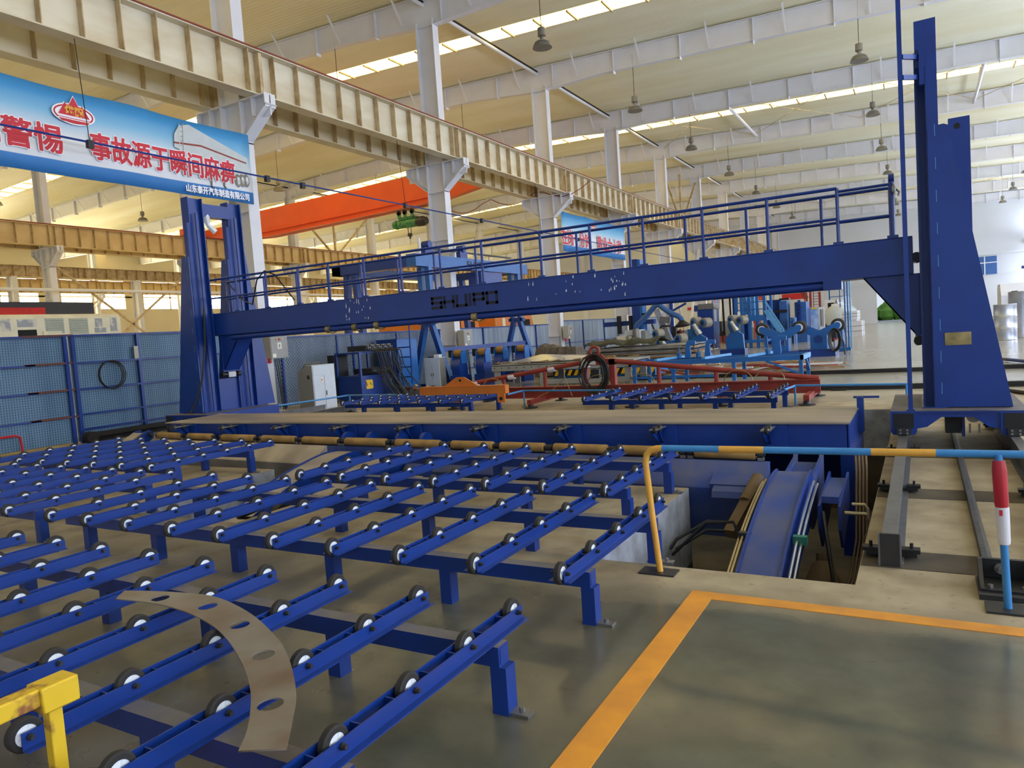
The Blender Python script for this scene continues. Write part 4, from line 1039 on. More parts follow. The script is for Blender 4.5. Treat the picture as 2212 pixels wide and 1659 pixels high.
b = M('hoist_green', 'black', 'dark_steel'); b.cyl((-25.3, 32.9, 8.2), (-24.0, 32.9, 8.2), .24, 18, 0); b.lathe((-25.35, 32.9, 8.2), (-25.7, 32.9, 8.2), [(0, .24), (.1, .26), (.3, .2), (.36, .1)], 16, 0); b.lathe((-24.0, 32.9, 8.2), (-23.4, 32.9, 8.2), [(0, .26), (.4, .28), (.6, .2)], 16, 2); obj('drum', b, t)
b = M('hoist_green', 'black'); b.box(-25.2, -24.1, 32.75, 33.2, 8.42, 8.55)
for x in (-25.1, -24.7, -24.2): b.lathe((x, 32.66, 8.8), (x, 32.74, 8.8), [(0, .03), (0, .14), (.08, .14)], 12, 1); b.bar((x, 32.7, 8.5), (x, 32.7, 8.85), .16, .08, 0)
obj('trolley', b, t)
b = M('dark_steel'); b.cyl((-24.7, 32.9, 8.0), (-24.7, 32.9, 7.6), .02, 6); b.cyl((-24.5, 32.9, 8.0), (-24.5, 32.9, 7.6), .02, 6); b.lathe((-24.6, 32.9, 7.65), (-24.6, 32.9, 7.3), [(0, .12), (.15, .14), (.2, .05), (.3, .04)], 10); obj('hook_block', b, t)

# unfinished bus body and vehicles seen over the fences
t = thing('bus_body', 'unfinished cream bus body with grey putty patches, showing above the blue mesh fence', 'bus', (-20.2, 7, 0))
BX = -19.0
b = M('bus_putty', 'bus_patch', 'bus_louvre', 'void')
b.prism([(BX - 2.4, .4), (BX, .4), (BX, 2.85), (BX - .08, 2.95), (BX - .3, 2.98), (BX - 2.1, 2.98), (BX - 2.4, 2.85)], 'y', 0.5, 12.05)
def Bp(px, py): p = atx(px, py, BX); return p.y, p.z
def patch(pxa, pxb, pya, pyb, m, d=.004):
    y0, z1 = Bp(pxa, pya); y1, z0 = Bp(pxb, pyb); b.box(BX - .02, BX + d, y0, y1, z0, z1, m)
patch(0, 24, 690, 716, 1); patch(36, 80, 690, 706, 1); patch(204, 222, 688, 706, 1); patch(236, 254, 686, 715, 1); patch(204, 230, 708, 718, 1)
obj('shell', b, t)
b = M('bus_louvre')
for pa, pb in ((96, 140), (148, 192)):
    y0, z1 = Bp(pa, 688); y1, z0 = Bp(pb, 720)
    b.box(BX - .01, BX + .01, y0, y1, z0, z1)
    for k in range(6): z = z0 + (z1 - z0) * (k + .2) / 6; b.prism([(BX + .01, z), (BX + .035, z), (BX + .01, z + .05)], 'y', y0 + .03, y1 - .03)
obj('louvre_panel', b, t)
b = M('void'); y0, z1 = Bp(38, 713); y1, z0 = Bp(81, 730); b.box(BX - .01, BX + .006, y0, y1, z0, z1); obj('vent_opening', b, t)
b = M('bus_putty'); y0, z1 = Bp(92, 716); y1, z0 = Bp(134, 730); b.box(BX, BX + .03, y0, y1, z0, z1); obj('cover_panel', b, t)
b = M('black'); 
for y in (2.5, 9.8): b.cyl((BX - .35, y, .48), (BX - .05, y, .48), .48, 20); b.cyl((BX - 2.35, y, .48), (BX - 2.05, y, .48), .48, 20)
obj('tyres', b, t)
def vehicle(label, x, y0, y1, z, m):
    t = thing('cargo_truck', label, 'truck', (x, (y0 + y1) / 2, 0))
    b = M(m, 'bus_putty', 'black'); b.box(x - 2.3, x, y0, y1, .7, z, 0); b.box(x - 2.3, x + .01, y0 + (y1 - y0) * .3, y0 + (y1 - y0) * .42, .9, z - .1, 1); obj('cargo_box', b, t)
    b = M(m, 'void', 'bus_putty'); b.prism([(y1 + .1, .6), (y1 + 1.9, .6), (y1 + 1.9, 1.5), (y1 + 1.5, z + .05), (y1 + .1, z + .05)], 'x', x - 2.3, x, 0); b.box(x, x + .005, y1 + .5, y1 + 1.3, 1.5, z - .2, 1); obj('cab', b, t)
    b = M('black')
    for y in (y0 + .8, y1 + 1.0): b.cyl((x - 2.3, y, .45), (x, y, .45), .45, 16)
    obj('wheels', b, t)
vehicle('bright yellow truck behind the grey fence, right of the second white column', -18.5, 25.0, 28.0, 2.6, 'orange')
vehicle('yellow truck behind the grey fence near the third white column', -18.5, 31.2, 33.6, 2.62, 'orange')
vehicle('yellow vehicle roof just showing over the fence by the far left tower', -24.5, 15.0, 17.6, 2.62, 'stripe_yellow')

# ================================================================== CABINETS AND MACHINES BEHIND THE SLAB
def ctrl_box(label, x, y0, y1, z0, z1, first=[None]):
    if first[0] is not None:
        f, fy, fz, fx = first[0]; return dup(f, (x, y0, z0), label, 'control boxes on the columns')
    t = thing('control_box', label, 'control box', (x, y0, z0), 'control boxes on the columns')
    b = M('grey_box', 'cabinet_grey'); b.box(x - .28, x, y0, y1, z0, z1); b.box(x, x + .012, y0 + .015, y1 - .015, z0 + .015, z1 - .015, 1); obj('case', b, t, bevel=.006)
    b = M('indicator_red', 'indicator_yellow', 'indicator_white')
    ym = (y0 + y1) / 2
    for k, m in ((-1, 1), (0, 0), (1, 2)): b.lathe((x + .012, ym + k * .1, z1 - .14), (x + .05, ym + k * .1, z1 - .14), [(0, .024), (.02, .024), (.03, .012)], 10, m)
    obj('indicator_lamps', b, t)
    b = M('indicator_white', 'lamp_grey'); b.box(x + .012, x + .016, ym - .07, ym + .07, z0 + .25, z0 + .42); b.box(x + .012, x + .02, ym - .02, ym + .02, z0 + .28, z0 + .38, 1); obj('door_label', b, t); b = M('indicator_white'); b.box(x + .012, x + .015, y0 + .04, y0 + .16, z0 + .03, z0 + .13); obj('sticker', b, t)
    b = M('tape_red', 'white_steel')
    for yy in (y0 - .08, y0 + .04): b.lathe((x - .12, yy, z0 - .12), (x - .12, yy, z0 + .06), [(0, .04), (.07, .045), (.07, .035), (.18, .035)], 12, 0)
    obj('socket', b, t)
    b = M('black_hose')
    for k in range(3): b.tube([(x - .08, y0 + .18 + .07 * k, z0), (x - .06, y0 + .2 + .07 * k, z0 - .3), (x - .02, y0 + .22 + .05 * k, z0 - .8), (x - .05, y0 + .3 + .05 * k, z0 - 1.4)], .014, 6)
    obj('cable', b, t); first[0] = (t, y0, z0, x); return t
ctrl_box('grey control box with three indicator lamps on the first white column', -15.05, 13.62, 14.22, 1.45, 2.1)
ctrl_box('grey control box on the second white column, behind the small blue gantry legs', -15.05, 23.0, 23.6, 1.3, 2.0)
ctrl_box('grey control box on the third white column, beside the grey sheet fence', -15.05, 32.3, 32.9, 1.25, 1.9)

t = thing('control_cabinet', 'pale floor cabinet with sloped desk top in front of the first white column', 'cabinet', (-13.86, 13.84, 0))
b = M('cabinet_grey', 'cabinet_white'); x1, y0 = -13.86, 13.84
b.prism([(x1, 0), (x1, 1.2), (x1 - .3, 1.2), (x1 - .78, 1.02), (x1 - .78, 0)], 'y', y0, y0 + .66, 0); b.box(x1, x1 + .012, y0, y0 + .66, .02, 1.195, 1); b.box(x1 - .32, x1 + .02, y0 - .01, y0 + .67, 1.2, 1.212, 1); obj('case', b, t)
for ya, yb in ((y0 + .02, y0 + .325), (y0 + .335, y0 + .64)):
    b = M('cabinet_white'); b.box(x1 + .012, x1 + .026, ya, yb, .06, .92); obj('door', b, t)
b = M('cabinet_white'); b.box(x1 + .012, x1 + .026, y0 + .02, y0 + .64, .935, 1.17); obj('upper_panel', b, t)
b = M('indicator_white', 'indicator_red', 'black'); b.box(x1 + .026, x1 + .029, y0 + .22, y0 + .30, .74, .88, 0); b.box(x1 + .029, x1 + .031, y0 + .24, y0 + .28, .8, .83, 1); b.box(x1 + .026, x1 + .045, y0 + .36, y0 + .375, .4, .52, 2); obj('door_label', b, t)
b = M('black'); b.lathe((x1 - .2, y0, .9), (x1 - .2, y0 - .02, .9), [(0, .06), (.02, .05)], 14); obj('vent', b, t)
b = M('cabinet_grey'); b.plate([(x1 - .75, y0 + .05, 1.03), (x1 - .75, y0 + .5, 1.03), (x1 - .4, y0 + .5, 1.27), (x1 - .4, y0 + .05, 1.27)], (.02, 0, .02)); obj('screen_panel', b, t)
t.rotation_euler = (0, 0, R(-16))

t = thing('hydraulic_unit', 'blue hydraulic power unit draped with many black hoses', 'hydraulic unit', (-14.4, 16.6, 0))
x0, x1, y0, y1 = -15.1, -14.2, 16.1, 17.5
b = M('blue', 'blue_light', 'void', 'yellow_chipped'); b.box(x0, x1, y0, y1, .05, .72); b.box(x0 - .02, x1 + .02, y0 - .02, y1 + .02, .72, .75); b.box(x1, x1 + .01, y0 + .2, y0 + .5, .35, .62, 3); obj('tank', b, t)
b = M('blue', 'black'); 
for (x, y) in ((x0, y0), (x1, y0), (x0, y1), (x1, y1)): b.box(x - .03, x + .03, y - .03, y + .03, .72, 1.45)
b.box(x0, x1, y0, y1, 1.4, 1.45); b.box(x0 - .25, x0 - .02, y0 - .1, y0 + .5, .1, 1.4, 1); obj('frame', b, t)
for z, ya, yb in ((1.47, y0 + .3, y1 + .1), (.78, y0 + .5, y1)):
    b = M('dark_steel', 'bright_steel', 'black'); b.box(x0 + .2, x1, ya, yb, z, z + .16, 0)
    n_ = 14
    for k in range(n_):
        for j in range(3): b.lathe((x1 - .02, ya + .05 + (yb - ya - .1) * k / (n_ - 1), z + .03 + .06 * j), (x1 + .08, ya + .05 + (yb - ya - .1) * k / (n_ - 1), z + .03 + .06 * j), [(0, .02), (.05, .022), (.1, .012)], 6, 1 if (k + j) % 3 else 2)
    obj('valve_manifold', b, t)
b = M('black_hose'); random.seed(5)
for k in range(16):
    y = y0 + .4 + (y1 - y0 - .3) * k / 15; e = random.uniform(-.1, .35)
    b.tube([(x1 + .06, y, 1.5), (x1 + .22 + .1 * random.random(), y + .05, 1.42), (x1 + .3, y + .15, 1.0), (x1 + .28 + e * .3, y + .1 + e, .55), (x1 + .3 + e, y + .3 + e, .1), (x1 + .5 + e, y + .6 + e, .03)], .017, 6)
for k in range(8):
    y = y0 + .6 + .1 * k
    b.tube([(x1 + .06, y, .82), (x1 + .2, y + .05, .75), (x1 + .28, y + .2, .4), (x1 + .4, y + .5, .05)], .016, 6)
obj('hose', b, t)

t = thing('tall_blue_tank', 'light blue upright box with ladder rungs behind the hydraulic unit', 'box unit', (-15.4, 19.4, 0))
b = M('blue_light', 'blue'); b.box(-15.7, -14.85, 18.7, 19.75, 0, 1.74, 0); b.box(-15.72, -14.83, 18.68, 19.77, 1.74, 1.77, 1); b.box(-15.7, -14.85, 18.69, 18.7, 0, 1.74, 1); obj('case', b, t)  # near face skinned darker: its shade is put into the colour
b = M('blue'); 
for z in (.5, .82, 1.14, 1.46): b.box(-14.85, -14.4, 18.75, 18.8, z, z + .04)
b.tube([(-14.4, 18.77, .3), (-14.36, 18.77, 2.2)], .025, 6); obj('ladder', b, t)

# small lettered gantry farther back
t = thing('small_gantry', 'smaller blue gantry machine with slanted legs standing behind the lettered beam', 'gantry machine', (-15.5, 24, 0))
for (y, nm) in ((20.8, 0), (27.2, 1)):
    for sx in (-1, 1):
        b = M('blue_light', 'blue'); xc = -15.05
        b.bar((xc + sx * .78, y, .1), (xc + sx * .1, y, 2.35), .16, .22, 0, (0, 1, 0)); b.bar((xc + sx * .78 - sx * .0, y - .115, .1), (xc + sx * .1, y - .115, 2.35), .16, .01, 1, (0, 1, 0)); obj('leg', b, t)
        b = M('blue_light', 'blue'); b.bar((xc + sx * .18, y, 2.2), (xc + sx * .16, y, 4.2), .18, .2, 0, (0, 1, 0)); obj('post', b, t)
    b = M('blue'); b.box(-15.4, -14.7, y - .1, y + .1, 2.2, 2.34); b.box(-16.0, -14.1, y - .15, y + .15, 0, .12); b.box(-15.4, -14.7, y - .12, y + .12, 2.95, 3.1); obj('cross_tie', b, t)
b = M('blue'); b.box(-14.75, -14.6, 20.8, 27.2, 1.2, 1.36); obj('side_tie', b, t)
b = M('blue_light'); b.box(-15.2, -14.8, 20.0, 28.0, 4.2, 4.62); bb = obj('top_beam', b, t)
block_word('lettering', 'SHUIPO', .22, .24, .03, (-14.798, 23.2, 4.3), (0, 1, 0), .004, 'text_black', bb)
b = M('blue'); b.box(-18.6, -15.2, 20.0, 20.4, 4.2, 4.5); b.box(-18.6, -18.2, 20.0, 27.5, 4.2, 4.5); b.box(-18.6, -15.2, 27.1, 27.5, 4.2, 4.5); obj('side_beam', b, t)
for y in (20.2, 27.2):
    for x in (-18.4, -17.4):
        b = M('blue'); b.bar((x, y, .0), (x + (.35 if x < -18 else -.3), y, 4.2), .2, .22, 0, (0, 1, 0)); obj('leg', b, t)
b = M('blue', 'white_steel', 'dark_steel')
for y in (20.8, 23.0): b.box(-15.15, -14.95, y, y + .5, 4.62, 4.9); b.cyl((-15.05, y - .2, 4.62), (-15.05, y - .2, 5.2), .05, 8, 1); b.lathe((-15.2, y + .25, 5.0), (-14.9, y + .25, 5.0), [(0, .05), (0, .14), (.3, .14), (.3, .05)], 12, 0)
b.box(-15.1, -15.0, 21, 27, 4.85, 4.9, 2); obj('top_drive', b, t)
b = M('blue', 'black', 'brass'); b.box(-15.3, -14.7, 24, 25.6, 3.4, 4.15); b.box(-15.2, -14.8, 24.4, 25.2, 2.7, 3.4, 1); b.lathe((-15, 24.8, 2.7), (-15, 24.8, 2.4), [(0, .2), (.3, .1)], 12, 2); obj('press_head', b, t)

t = thing('tool_cupboard', 'white two door cupboard behind the orange beam', 'cupboard', (-14.5, 20.2, 0))
b = M('cabinet_grey', 'cabinet_white'); b.box(-14.86, -14.22, 20.12, 20.45, .06, 1.03, 0); b.box(-14.88, -14.2, 20.1, 20.47, 1.03, 1.05, 1); b.box(-14.86, -14.22, 20.112, 20.12, .06, 1.03, 1); obj('case', b, t)
for xa in (-14.84, -14.53):
    b = M('cabinet_white', 'black'); b.box(xa, xa + .29, 20.09, 20.112, .1, .8, 0); b.box(xa + .25 if xa < -14.6 else xa + .02, (xa + .25 if xa < -14.6 else xa + .02) + .02, 20.08, 20.09, .42, .52, 1); obj('door', b, t)
    b = M('cabinet_white'); b.box(xa, xa + .29, 20.09, 20.112, .83, 1.0); obj('drawer', b, t)
b = M('black', 'hub_white'); b.box(-14.75, -14.5, 20.2, 20.4, 1.05, 1.09, 0); b.box(-14.5, -14.3, 20.2, 20.4, 1.05, 1.15, 1); single('tool_pile', b, 'small tools and a white box on top of the white cupboard', 'tools', (-14.5, 20.3, 1.05))

# tan turning rolls
def turning_roll(x, y, label, first=[None]):
    if first[0]: return dup(first[0], (x, y, 0), label, 'tan turning rolls')
    t = thing('turning_roll', label, 'turning roll', (x, y, 0), 'tan turning rolls')
    b = M('blue', 'blue_light'); b.box(x - .2, x + .2, y - .35, y + .35, .0, .42); arc = [(y - .3 + .05 * 0, .4)] 
    pr = [(y - .26, .4), (y - .30, .62), (y - .26, .86), (y - .12, 1.02), (y + .02, 1.06), (y + .12, .98), (y + .2, .75), (y + .22, .4)]
    b.prism(pr, 'x', x - .16, x + .16, 0)
    for s in (-1, 1): b.prism([(y - .2, .8), (y + .14, .8), (y + .14, 1.16), (y + .06, 1.26), (y - .1, 1.26), (y - .2, 1.14)], 'x', x + s * .17, x + s * .2, 1)
    obj('stand', b, t)
    b = M('urethane', 'blue'); b.lathe((x - .15, y - .03, 1.14), (x + .15, y - .03, 1.14), [(0, .04), (0, .12), (.012, .128), (.288, .128), (.3, .12), (.3, .04)], 22, 0); obj('roll', b, t)
    b = M('black', 'bright_steel'); b.box(x - .38, x - .22, y - .1, y + .06, 1.02, 1.26, 0); b.lathe((x - .3, y - .02, 1.02), (x - .3, y - .02, .6), [(0, .06), (.06, .08), (.2, .08), (.22, .1), (.4, .1), (.42, .05)], 14, 1); obj('gear_motor', b, t)
    first[0] = t; return t
turning_roll(-13.55, 20.35, 'tan roller on a blue turning stand, nearest to the white cupboard')
turning_roll(-12.85, 20.75, 'tan roller on a blue turning stand, second from the white cupboard')
turning_roll(-13.0, 22.2, 'tan roller on a blue turning stand, third from the cupboard, farther back')
turning_roll(-12.25, 22.4, 'tan roller on a blue turning stand beside the brown cloth heap')
b = M('tarp_brown'); random.seed(2)
for k in range(5): b.lathe((-12.3 + .28 * k + random.uniform(-.1, .1), 24.2, .0), (-12.3 + .3 * k, 24.3, 1.3), [(0, .5), (.7, .48), (1.05, .36), (1.2 - .05 * k, .16), (1.25 - .05 * k, .02)], 7)
single('cloth_heap', b, 'crumpled brown tarpaulin heap behind the tan turning rolls', 'tarpaulin', (-11.9, 24.2, 0))

t = thing('welding_bench', 'grey steel workbench littered with wood scraps behind the red lifting beam', 'workbench', (-9.8, 20.6, 0))
b = M('cabinet_grey', 'black'); b.box(-12.1, -7.3, 20.0, 20.08, .5, .68); b.box(-12.1, -7.3, 21.4, 21.48, .5, .68); b.box(-12.1, -7.3, 20.0, 21.5, .66, .7)
for k in range(18): b.cyl((-12.0 + .27 * k, 19.99, .6), (-12.0 + .27 * k, 20.0, .6), .02, 6, 1)
obj('top', b, t)
for x in (-11.95, -10.3, -8.85, -7.5):
    for y in (20.08, 21.4):
        b = M('cabinet_grey'); b.box(x - .1, x + .1, y - .04, y + .04, 0, .5); obj('leg', b, t)
b = M('cabinet_grey'); b.box(-10.3, -7.3, 20.0, 20.1, .05, .2); obj('stretcher', b, t)
random.seed(11)
b = M('wood', 'steel', 'hose_brown')
for k in range(34):
    x = random.uniform(-12.3, -7.8); y = random.uniform(20.05, 21.2); a = random.uniform(-.5, .5); L = random.uniform(.15, .6)
    b.bar((x, y, .72 + .03 * random.random()), (x + L * cos(a), y + L * sin(a), .73 + .06 * random.random()), random.uniform(.03, .1), .03, random.choice((0, 0, 1, 2)))
tag(obj('scrap', b, None, (-10, 20.6, .7)), 'wood and metal scraps strewn over the grey workbench', 'scraps', None, 'stuff')
b = M('bright_steel'); b.plate([(-11.6, 20.25, .75), (-9.4, 20.3, .74), (-9.1, 21.3, .82), (-11.0, 21.4, .92)], (0, 0, .012)); single('loose_sheet', b, 'bent bright metal sheet resting on the grey workbench', 'metal sheet', (-10.3, 20.8, .75))
t = thing('scissor_lift', 'blue lift platform with yellow and black hazard stripes behind the workbench', 'lift table', (-9.2, 22.6, 0))
b = M('blue_light', 'black'); b.box(-11.0, -7.4, 22.2, 23.6, .05, .36, 0); b.box(-11.2, -7.2, 22.4, 23.4, 0, .05, 1); obj('platform', b, t)
b = M('stripe_yellow', 'black'); b.box(-11.0, -7.4, 22.18, 22.2, .13, .34, 1)
for k in range(15): b.plate([(-10.95 + .24 * k, 22.176, .14), (-10.83 + .24 * k, 22.176, .14), (-10.73 + .24 * k, 22.176, .33), (-10.85 + .24 * k, 22.176, .33)], (0, -.003, 0), 0)
obj('hazard_stripe', b, t)

# stack of sheets with a tarpaulin
SA, SB = aty(1222, 755, 26).x, aty(1505, 755, 26).x
t = thing('sheet_stack', 'stack of grey steel sheets under the dark tarpaulin, left of the blue welding machines', 'sheet stack', ((SA + SB) / 2, 27, 0))
b = M('wood')
for x in (SA + .5, SA + 1.9, SA + 3.3, SB - .5): b.box(x, x + .2, 25.9, 28.3, 0, .45)
obj('support_block', b, t)
b = M('sheet_stack', 'wood'); random.seed(4)
for k in range(12):
    dx = random.uniform(-.4, .4); dy = random.uniform(-.15, .15); z = .45 + .035 * k
    b.box(SA + dx + .08 * k, SB + dx - .04 * k, 25.9 + dy, 28.3 + dy, z, z + .028, 0 if k % 4 else 1)
obj('sheet', b, t)
b = M('tarp', 'tarp_brown'); pts = []; nx, ny = 20, 6
for j in range(ny + 1):
    for i in range(nx + 1): pts.append((SA + .7 + 2.9 * i / nx + .1 * random.random(), 26.0 + 2.2 * j / ny, .94 + .12 * sin(i * .9 + j) * .4 + .1 * random.random() + .16 * sin(pi * j / ny)))
b._add(pts, [(j * (nx + 1) + i, j * (nx + 1) + i + 1, (j + 1) * (nx + 1) + i + 1, (j + 1) * (nx + 1) + i) for j in range(ny) for i in range(nx)])
o = single('tarpaulin', b, 'dark green tarpaulin thrown over the stack of grey sheets', 'tarpaulin', (-8, 27, .9)); md = o.modifiers.new('thick', 'SOLIDIFY'); md.thickness = .02
b = M('yellow_chipped')
for x in (-13.2, -12.4): b.box(x - .05, x + .05, 24.9, 25.1, 0, .75)
b.box(-13.25, -11.7, 24.9, 25.1, .7, .78); b.box(-11.8, -11.7, 24.9, 25.1, 0, .75); single('yellow_frame', b, 'low yellow steel frame near the brown cloth heap', 'frame', (-12.5, 25, 0))

# red lifting beam
t = thing('lifting_beam', 'red oxide truss lifting beam with a ring lug, standing on round pads', 'lifting beam', (-6.1, 14.8, 0))
RY = 14.8
b = M('red_oxide'); b.box(-10.4, -1.7, RY - .02, RY + .02, .16, .40); b.box(-10.4, -1.7, RY - .09, RY + .09, .39, .41); b.box(-10.4, -1.7, RY - .09, RY + .09, .15, .17); obj('lower_beam', b, t)
zl = aty(1265, 780, RY); zr = aty(1330, 778, RY); 
xl, xr = aty(1258, 800, RY).x, aty(1330, 800, RY).x; ztop = zl.z
b = M('red_oxide'); b.tube([(-10.4, RY, .42), (xl, RY, ztop - .03)], .055, 10); b.tube([(xr, RY, ztop - .03), (-1.72, RY, .42)], .055, 10); obj('top_chord', b, t)
b = M('red_oxide'); b.box(xl, xl + .13, RY - .07, RY + .07, .41, ztop + .02); b.box(xr - .13, xr, RY - .07, RY + .07, .41, ztop + .02); b.box(xl, xr, RY - .07, RY + .07, ztop - .1, ztop + .03); obj('centre_frame', b, t)
xm = (xl + xr) / 2 - .08
ring = [(xm - .26, ztop + .03), (xm + .26, ztop + .03), (xm + .13, ztop + .2), (xm + .11, ztop + .26), (xm + .04, ztop + .31), (xm - .04, ztop + .31), (xm - .11, ztop + .26), (xm - .13, ztop + .2)]
b = M('red_oxide', 'hub_white'); 
hole_ = [(xm + .07 * cos(a * pi / 6), ztop + .2 + .07 * sin(a * pi / 6)) for a in range(12)]
b.prism([(xm - .26, ztop + .03), (xm + .26, ztop + .03), (xm + .17, ztop + .13), (xm - .17, ztop + .13)], 'y', RY - .02, RY + .02); b.tube([(xm + .105 * cos(a * pi / 9), RY, ztop + .2 + .105 * sin(a * pi / 9)) for a in range(18)], .035, 8, closed=True); obj('ring_lug', b, t)
b = M('hub_white'); b.box(xl + .2, xl + .36, RY - .075, RY - .07, ztop - .08, ztop + .01); b.box(xl + .02, xl + .16, RY - .08, RY + .08, ztop - .14, ztop + .04); obj('tag_plate', b, t)
def zc(x): return .42 + (ztop - .45) * ((x + 10.4) / (xl + 10.4) if x < xl else (-1.72 - x) / (-1.72 - xr))
for x in (-8.65, -7.55, -4.85, -3.65, -2.6):
    b = M('red_oxide'); b.cyl((x, RY, .4), (x, RY, zc(x)), .045, 10); obj('strut', b, t)
for x in (-9.6, -7.55, -5.2, -3.4, -1.85):
    b = M('red_oxide'); b.box(x - .05, x + .05, RY - .85, RY + .85, .09, .19); a = obj('cross_arm', b, t)
    for y in (RY - .78, RY + .78):
        b = M('dark_steel', 'red_oxide'); b.lathe((x, y, .0), (x, y, .1), [(0, .15), (.02, .15), (.03, .07), (.1, .05)], 18, 0); b.box(x - .045, x + .045, y - .045, y + .045, .05, .12, 1); obj('suction_pad', b, a)
b = M('brass'); 
for x in (-8.9, -6.2, -5.2, -3.2, -2.6): b.tube([(x + .28 * cos(a * pi / 8), RY - .1, .42 + .22 * sin(a * pi / 8)) for a in range(9)], .011, 6)
b.tube([(-7.6, RY - .3, .2), (-7.3, RY - .1, .35), (-7.0, RY - .1, .6), (-6.8, RY - .2, .2)], .011, 6); obj('air_hose', b, t)
b = M('tape_white'); 
for f in (.25, .52, .8): x = -10.4 + (xl + 10.4) * f; b.lathe((x - .09, RY, zc(x - .09) - .02), (x + .09, RY, zc(x + .09) - .02), [(0, .06), (.02, .07), (.16, .068), (.18, .06)], 10)
obj('tape_wrap', b, t)
b = M('black_hose'); c = aty(1283, 808, RY - .15)
for k in range(7): b.tube([(c.x + (.2 + .025 * k) * cos(a * pi / 10) + .02 * (k % 3), RY - .12 - .012 * k, c.z + (.30 + .022 * k) * sin(a * pi / 10)) for a in range(20)], .014, 6, closed=True)
b.box(c.x - .1, c.x + .1, RY - .1, RY - .02, c.z - .1, c.z + .1)
single('cable_bundle', b, 'black cable bundle coiled on the centre frame of the red lifting beam', 'cable', c)
# orange spreader beam
t = thing('spreader_beam', 'orange spreader beam with a triangular lug lying over the rear roller table', 'spreader beam', (-8.6, 13.2, .42))
pa, pb = atz(912, 857, .42), atz(1094, 857, .42); OY = 13.2
xa, xb = aty(912, 850, OY).x, aty(1096, 850, OY).x
b = M('orange'); b.box(xa, xb, OY - .08, OY + .08, .425, .60); b.box(xa, xb, OY - .085, OY + .085, .595, .605); obj('beam', b, t)
xm = (xa + xb) / 2 - .05
b = M('orange', 'black'); b.prism([(xm - .45, .6), (xm + .45, .6), (xm + .1, .8), (xm - .1, .8)], 'y', OY - .02, OY + .02); b.cyl((xm, OY - .024, .73), (xm, OY - .02, .73), .03, 12, 1); obj('lug', b, t)
b = M('orange', 'black'); b.box(xb - .2, xb - .02, OY - .09, OY - .05, .24, .43); b.cyl((xb - .11, OY - .094, .32), (xb - .11, OY - .09, .32), .04, 12, 1); obj('end_bracket', b, t)

# low pipe rails around the rear of the pit
def pipe_rail(label, pts, posts, z=.37):
    p3 = [atz(px, py, z) for px, py in pts]
    t = thing('pipe_rail', label, 'pipe rail', (p3[0].x, p3[0].y, 0)); b = M('pipe_blue'); b.tube(p3, .02, 8); obj('rail', b, t)
    for q in posts:
        p = atz(q[0], q[1], z); b = M('pipe_blue', 'steel'); b.cyl((p.x, p.y, 0), (p.x, p.y, z), .018, 8, 0); b.box(p.x - .06, p.x + .06, p.y - .04, p.y + .04, 0, .012, 1); obj('post', b, t)
pipe_rail('thin blue pipe rail passing the foot of the pale cabinet', [(590, 878), (640, 870.5), (700, 862), (752, 854), (868, 853)], [(592, 877.5), (755, 854)])
pipe_rail('thin blue pipe rail right of the orange beam end', [(1096, 852), (1130, 844), (1327, 843), (1331, 846)], [(1131, 844), (1325, 843)])
pipe_rail('thin blue pipe rail leading to the foot of the big blue tower', [(1695, 842), (1718, 833), (1962, 829.5)], [(1717, 833), (1958, 830)])
b = M('rust', 'wood'); p = atz(868, 846, .05); random.seed(8)
for k in range(14): x, y = p.x + random.uniform(-.2, .9), p.y + random.uniform(-.3, .3); b.bar((x, y, .05 + .1 * random.random()), (x + random.uniform(.2, .5), y + random.uniform(-.15, .15), .08 + .15 * random.random()), .1, .08, k % 2)
tag(obj('scrap_iron', b, None, (p.x, p.y, 0)), 'rusty clamp pieces and timber lying behind the small left roller table', 'scrap', None, 'stuff')
z_ = atx(120, 626, -41.1).z; b = M('white_steel'); b.tube([(-41.1, -10, z_), (-41.1, 90, z_)], .09, 8); single('service_pipe', b, 'thin white pipe running along the second column row, above the cream bus body', 'pipe', (-41.1, 20, z_))
# dark floor tracks
for y, lb in ((16.75, 'dark floor track just behind the red lifting beam'), (21.15, 'dark floor track under the light blue work table, farther back')):
    b = M('gutter_dark'); b.box(-10, 6, y - .06, y + .06, 0, .1); b.box(-10, 6, y - .11, y + .11, 0, .02)
    for k in range(9): b.box(-9.3 + 1.9 * k, -9.0 + 1.9 * k, y - .22, y + .22, 0, .03)
    single('floor_track', b, lb, 'track', (-2, y, 0))

# ================================================================== BLUE WELDING SHOP IN THE DISTANCE
def pb(b, px0, px1, py0, py1, Y, d, m=0, ground=False):
    """box whose front (-y) face at distance Y covers this part of the photograph"""
    xm, ym = (px0 + px1) / 2, (py0 + py1) / 2
    x0, x1 = aty(px0, ym, Y).x, aty(px1, ym, Y).x; z1, z0 = aty(xm, py0, Y).z, aty(xm, py1, Y).z
    if ground: z0 = 0
    b.box(x0, x1, Y, Y + d, max(z0, 0), z1, m); return (x0, x1, max(z0, 0), z1)
def pt(px, py, Y): return aty(px, py, Y)

